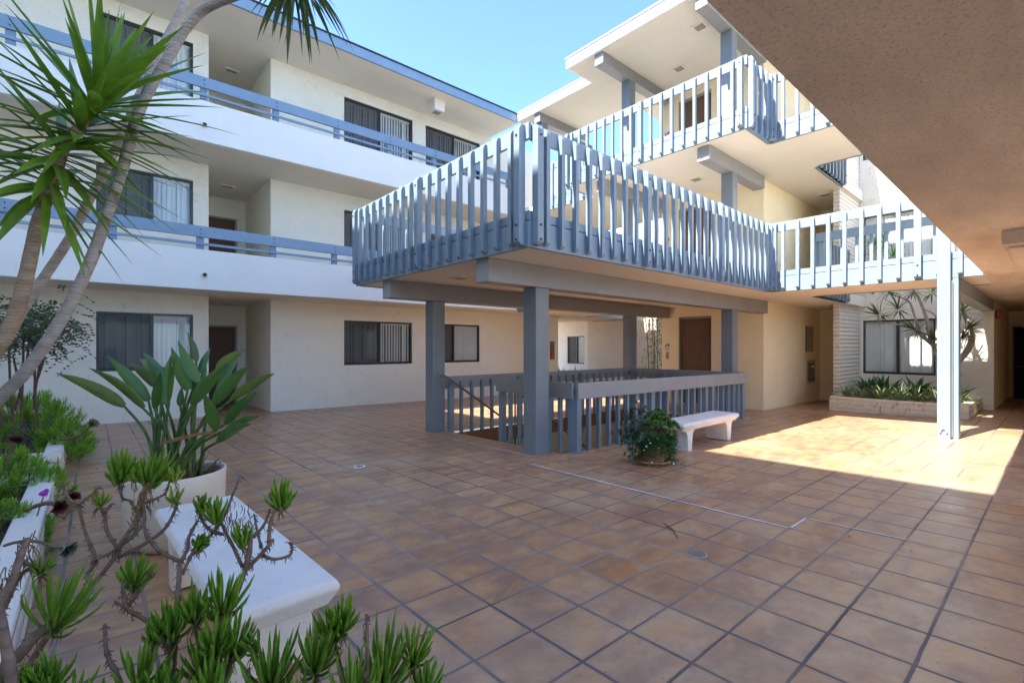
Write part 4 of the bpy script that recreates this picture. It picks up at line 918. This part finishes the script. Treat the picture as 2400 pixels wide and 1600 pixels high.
# flower pot by the bench
FX, FY = 5.28, 3.36; fz = floorz(FX, FY)
t = thing('flower_pot', 'terracotta pot on a saucer overflowing with succulents beside the bench', 'pot', (FX, FY, fz))
m = MB(); m.lathe([(0, .012), (.19, .012), (.225, .055), (.235, .055), (.24, .04), (.205, 0), (0, 0)], 0, 0, 40); m.build('saucer', TERRA, t, smooth=False)
m = MB(); m.lathe([(0, .03), (.15, .03), (.19, .33), (.205, .34), (.205, .40), (.185, .40), (.18, .37), (0, .365)], 0, 0, 40); m.build('pot_body', TERRA, t)
r2 = random.Random(41)
t = thing('jade_plant', 'bright green rosetted succulent on top of the terracotta pot', 'succulent', (FX+.06, FY-.05, fz+.38)); m = MB()
for i in range(85):
    a = r2.uniform(0, 6.28); rr = r2.uniform(0, .235)**1; z = .27*(1-(rr/.26)**2)*r2.uniform(.6, 1.05); c = Vector((rr*math.cos(a)*1.15, rr*math.sin(a), z)); rosette(m, c, (c.x*3, c.y*3, .6), 12, .062, .017, r2, 8, 95)
m.build('leaves', LF_JADE, t, fix=False); m = MB()
for i in range(10): a = r2.uniform(0, 6.28); m.tube([(0, 0, -.02), (.1*math.cos(a), .1*math.sin(a), .15)], .008, 6)
m.build('stems', STEMB, t)
t = thing('blue_succulent', 'blue grey succulent hanging over the left side of the terracotta pot', 'succulent', (FX-.17, FY+.13, fz+.36)); m = MB()
for i in range(150):
    c = Vector((r2.gauss(0, .09), r2.gauss(0, .09), r2.gauss(.02, .13))); rosette(m, c, (c.x*4-.3, c.y*4+.1, .5), 11, .052, .012, r2, 15, 100)
m.build('leaves', LF_BLUE, t, fix=False); m = MB()
for i in range(8): m.tube([(.08, -.06, 0), (r2.gauss(0, .08), r2.gauss(0, .08), .12)], .007, 6)
m.build('stems', STEMB, t)
t = thing('trailing_daisy', 'trailing fine leafed plant with small white flowers down the front of the pot', 'plant', (FX, FY, fz)); m = MB(); fl = MB()
for i in range(900):
    a = r2.uniform(-3.3, 1.0)-.35; r0 = .195+abs(r2.gauss(0, .035)); z0 = .42-abs(r2.gauss(0, .05)); q = Vector((r0*math.cos(a), r0*math.sin(a), z0)); z1 = r2.uniform(.03, .36); rr = r0+r2.uniform(-.01, .06)
    e = Vector((rr*math.cos(a+r2.uniform(-.15, .15)), rr*math.sin(a+r2.uniform(-.15, .15)), z1))
    for j in range(9):
        p = q.lerp(e, j/8)+Vector((r2.gauss(0, .01), r2.gauss(0, .01), 0)); leaflet(m, p, (r2.uniform(-1, 1)+math.cos(a), r2.uniform(-1, 1)+math.sin(a), r2.uniform(-.8, .6)), r2.uniform(.018, .034), .0065, r2)
    if i % 40 == 0: rosette(fl, e+Vector((math.cos(a), math.sin(a), .2))*.02, (math.cos(a), math.sin(a), .3), 9, .017, .005, r2, 55, 85)
for i in range(140):
    a = r2.uniform(-3.3, .3); rr = .22+abs(r2.gauss(0, .07)); leaflet(m, (rr*math.cos(a), rr*math.sin(a), .012+r2.uniform(0, .02)), (r2.uniform(-1, 1), r2.uniform(-1, 1), .2), .022, .006, r2)
m.build('leaves', LF_DK, t, fix=False); fl.build('flowers', PETALW, t, fix=False)

# plants in the right planter
def dracaena(label, trunks, heads, d, L, seed, mat=LF_DRA, cat='tree'):
    t = thing('dracaena_tree', label, cat); rr = random.Random(seed)
    for P, r0, r1 in trunks: trunk('trunk', [at(u, v, d) for u, v in P], r0, r1, TRUNK, t, 8)
    for (u, v), ax in heads:
        m = MB(); leaf_head(m, at(u, v, d+rr.uniform(-.25, .25)), ax, 44, L, .013, 12, 128, .5, rr, stem=.07); m.build('leaf_head', mat, t, fix=False)
q = lambda x, y: (2000+x/5.8725, 660+y/5.8725)
dracaena('multi stemmed spiky dracaena tree in the right planter behind the white post',
    [([q(1190,1500), q(1180,1100), q(1060,780), q(1000,480), q(900,230), q(820,120)], .055, .022), ([q(1180,1000), q(1090,880), q(900,680), q(700,600), q(380,555), q(350,470)], .035, .016), ([q(1120,900), q(980,790), q(880,700), q(840,650)], .03, .018), ([q(930,700), q(870,560), q(830,430), q(760,270), q(560,180), q(490,120)], .028, .015), ([q(1180,620), q(1120,460), q(1000,390)], .018, .014), ([q(1330,1400), q(1420,1150), q(1580,880), q(1630,680), q(1570,500), q(1500,420)], .05, .02), ([q(1440,1130), q(1600,950), q(1650,780), q(1600,600), q(1500,330), q(1480,210)], .035, .016), ([q(760,270), q(680,320), q(620,370)], .014, .012)],
    [(q(350,450), (-.2, .5, .6)), (q(615,365), (-.1, .2, .8)), (q(835,650), (-.3, .4, .5)), (q(480,110), (0, .3, .8)), (q(820,110), (0, 0, 1)), (q(1095,130), (.1, -.2, 1)), (q(1130,800), (0, .4, .6)), (q(1480,190), (0, -.4, .7)), (q(1500,405), (.2, -.3, .8)), (q(1485,780), (0, -.5, .6)), (q(1560,640), (0, -.6, .5))], 11.4, .40, 51)
r2 = random.Random(61)
def leafy(label, x, y, z, n, L, W, mat, seed, name='leafy_plant', cat='plant', ups=(15, 75), droop=.9, grp=None):
    t = thing(name, label, cat, (x, y, z), group=grp); rr = random.Random(seed); m = MB()
    for i in range(n):
        a = rr.uniform(0, 6.283); th = R(rr.uniform(*ups)); dv = Vector((math.sin(th)*math.cos(a), math.sin(th)*math.sin(a), math.cos(th))); l = L*rr.uniform(.55, 1.1); w = W*rr.uniform(.7, 1.15)
        pts = curve(Vector((rr.gauss(0, .03), rr.gauss(0, .03), 0)), dv, l, droop*rr.uniform(.5, 1.2), 6); m.strip(pts, Vector((-math.sin(a), math.cos(a), 0)), [w*.12, w*.2, w*.75, w, w*.8, w*.4, w*.03], .25)
    m.build('leaves', mat, t, fix=False); return t
for i, (x, y, s_, l) in enumerate([(15.5, 3.35, 1.0, 'dark glossy leafed plant at the left corner below the right window'), (15.2, 2.95, 1.05, 'dark glossy leafed plant below the left pane of the right window'), (14.7, 2.75, .9, 'dark broad leafed plant in the middle of the right planter'), (15.6, 2.35, 1.0, 'dark broad leafed plant below the right pane beside the white post'), (15.0, 2.15, .85, 'dark leafed plant close behind the white post'), (15.3, 1.62, .9, 'dark leafed plant right of the white post')]):
    leafy(l, x, y, .22, 90, .62*s_, .066, LF_DK, 70+i, ups=(8, 80), droop=1.3, grp='dark leafed plants in the right planter')
SPL = ['striped spider plant at the left end of the right planter', 'striped spider plant second from the left end of the right planter', 'striped spider plant third from the left end of the right planter', 'pale striped spider plant in the middle front of the right planter', 'striped spider plant just left of the white post', 'striped spider plant hidden partly behind the white post', 'striped spider plant at the right end of the planter with long arching leaves']
for i, (x, y) in enumerate([(14.1, 3.45), (13.95, 3.1), (13.95, 2.75), (13.95, 2.4), (13.95, 2.08), (14.0, 1.75), (14.6, 1.48)]):
    leafy(SPL[i], x, y, .23, 150, .50 if i < 6 else .62, .0105, LF_SPI, 90+i, 'spider_plant', 'plant', (10, 80), 1.5, 'spider plants along the front of the right planter')
leafy('small bushy dark plant against the wall right of the white post', 15.9, 1.75, .75, 40, .30, .04, LF_DK, 120)
dracaena('spiky palm head seen through the second floor walkway railing', [([(2045, 690), (2050, 620), (2052, 575)], .03, .02), ([(2085, 690), (2078, 630), (2072, 560)], .03, .02)], [((2052, 580), (0, 0, 1)), ((2072, 560), (0, -.2, 1)), ((2092, 600), (0, -.4, .8))], 12.3, .50, 52, LF_FER)
# far light well plants
leafy('bright green fern in the planter below the far window', 14.6, 13.6, .1, 90, .75, .035, LF_FER, 130); leafy('green fern beside the block wall in the far planter', 15.4, 13.5, .1, 80, .65, .035, LF_FER, 131)
t = thing('bamboo', 'tall yellow green bamboo in the far light well left of the lift door', 'bamboo', (14.6, 9.05, .1)); m = MB(); r2 = random.Random(140); cn = MB()
for i in range(9):
    x, y = r2.uniform(-.35, .35), r2.uniform(-.3, .3); cn.tube([(x, y, 0), (x*1.2, y*1.2, 1.6), (x*1.6, y*1.7, 3.0)], .012, 6)
for i in range(620):
    z = r2.uniform(.3, 3.0); c = Vector((r2.gauss(0, .28), r2.gauss(0, .26), z)); leaflet(m, c, (r2.uniform(-1, 1), r2.uniform(-1, 1), -.8), r2.uniform(.10, .17), .015, r2)
m.build('leaves', m_leaf('bamboo_leaf', (.10, .15, .02), (.22, .27, .04), .45, .3, 10), t, fix=False); cn.build('canes', LF_AEO, t)
leafy('yellow green low plant under the bamboo', 14.5, 9.15, .1, 60, .5, .03, LF_SPI, 141)

# fallen leaves and litter on the tiles
r2 = random.Random(200); m = MB()
for i in range(70):
    if i < 40: x, y = r2.gauss(.1, .25), r2.uniform(2.0, 8.5)
    elif i < 52: x, y = FX+r2.gauss(0, .35), FY+r2.gauss(-.1, .3)
    else: x, y = r2.uniform(.8, 9), r2.uniform(1, 9)
    if HX0-.2 < x < HX1 and HY0-.2 < y < HY1+.2: continue
    a = r2.uniform(0, 6.28); l = r2.uniform(.012, .045); p = Vector((x, y, floorz(x, y)+.004)); leaflet(m, p, (math.cos(a), math.sin(a), .05), l, l*.18, r2)
o = m.build('leaf_litter', LF_DRY, fix=False); o['kind'] = 'stuff'; tag(o, 'scattered dry leaf scraps lying on the terracotta tiles', 'leaf litter')
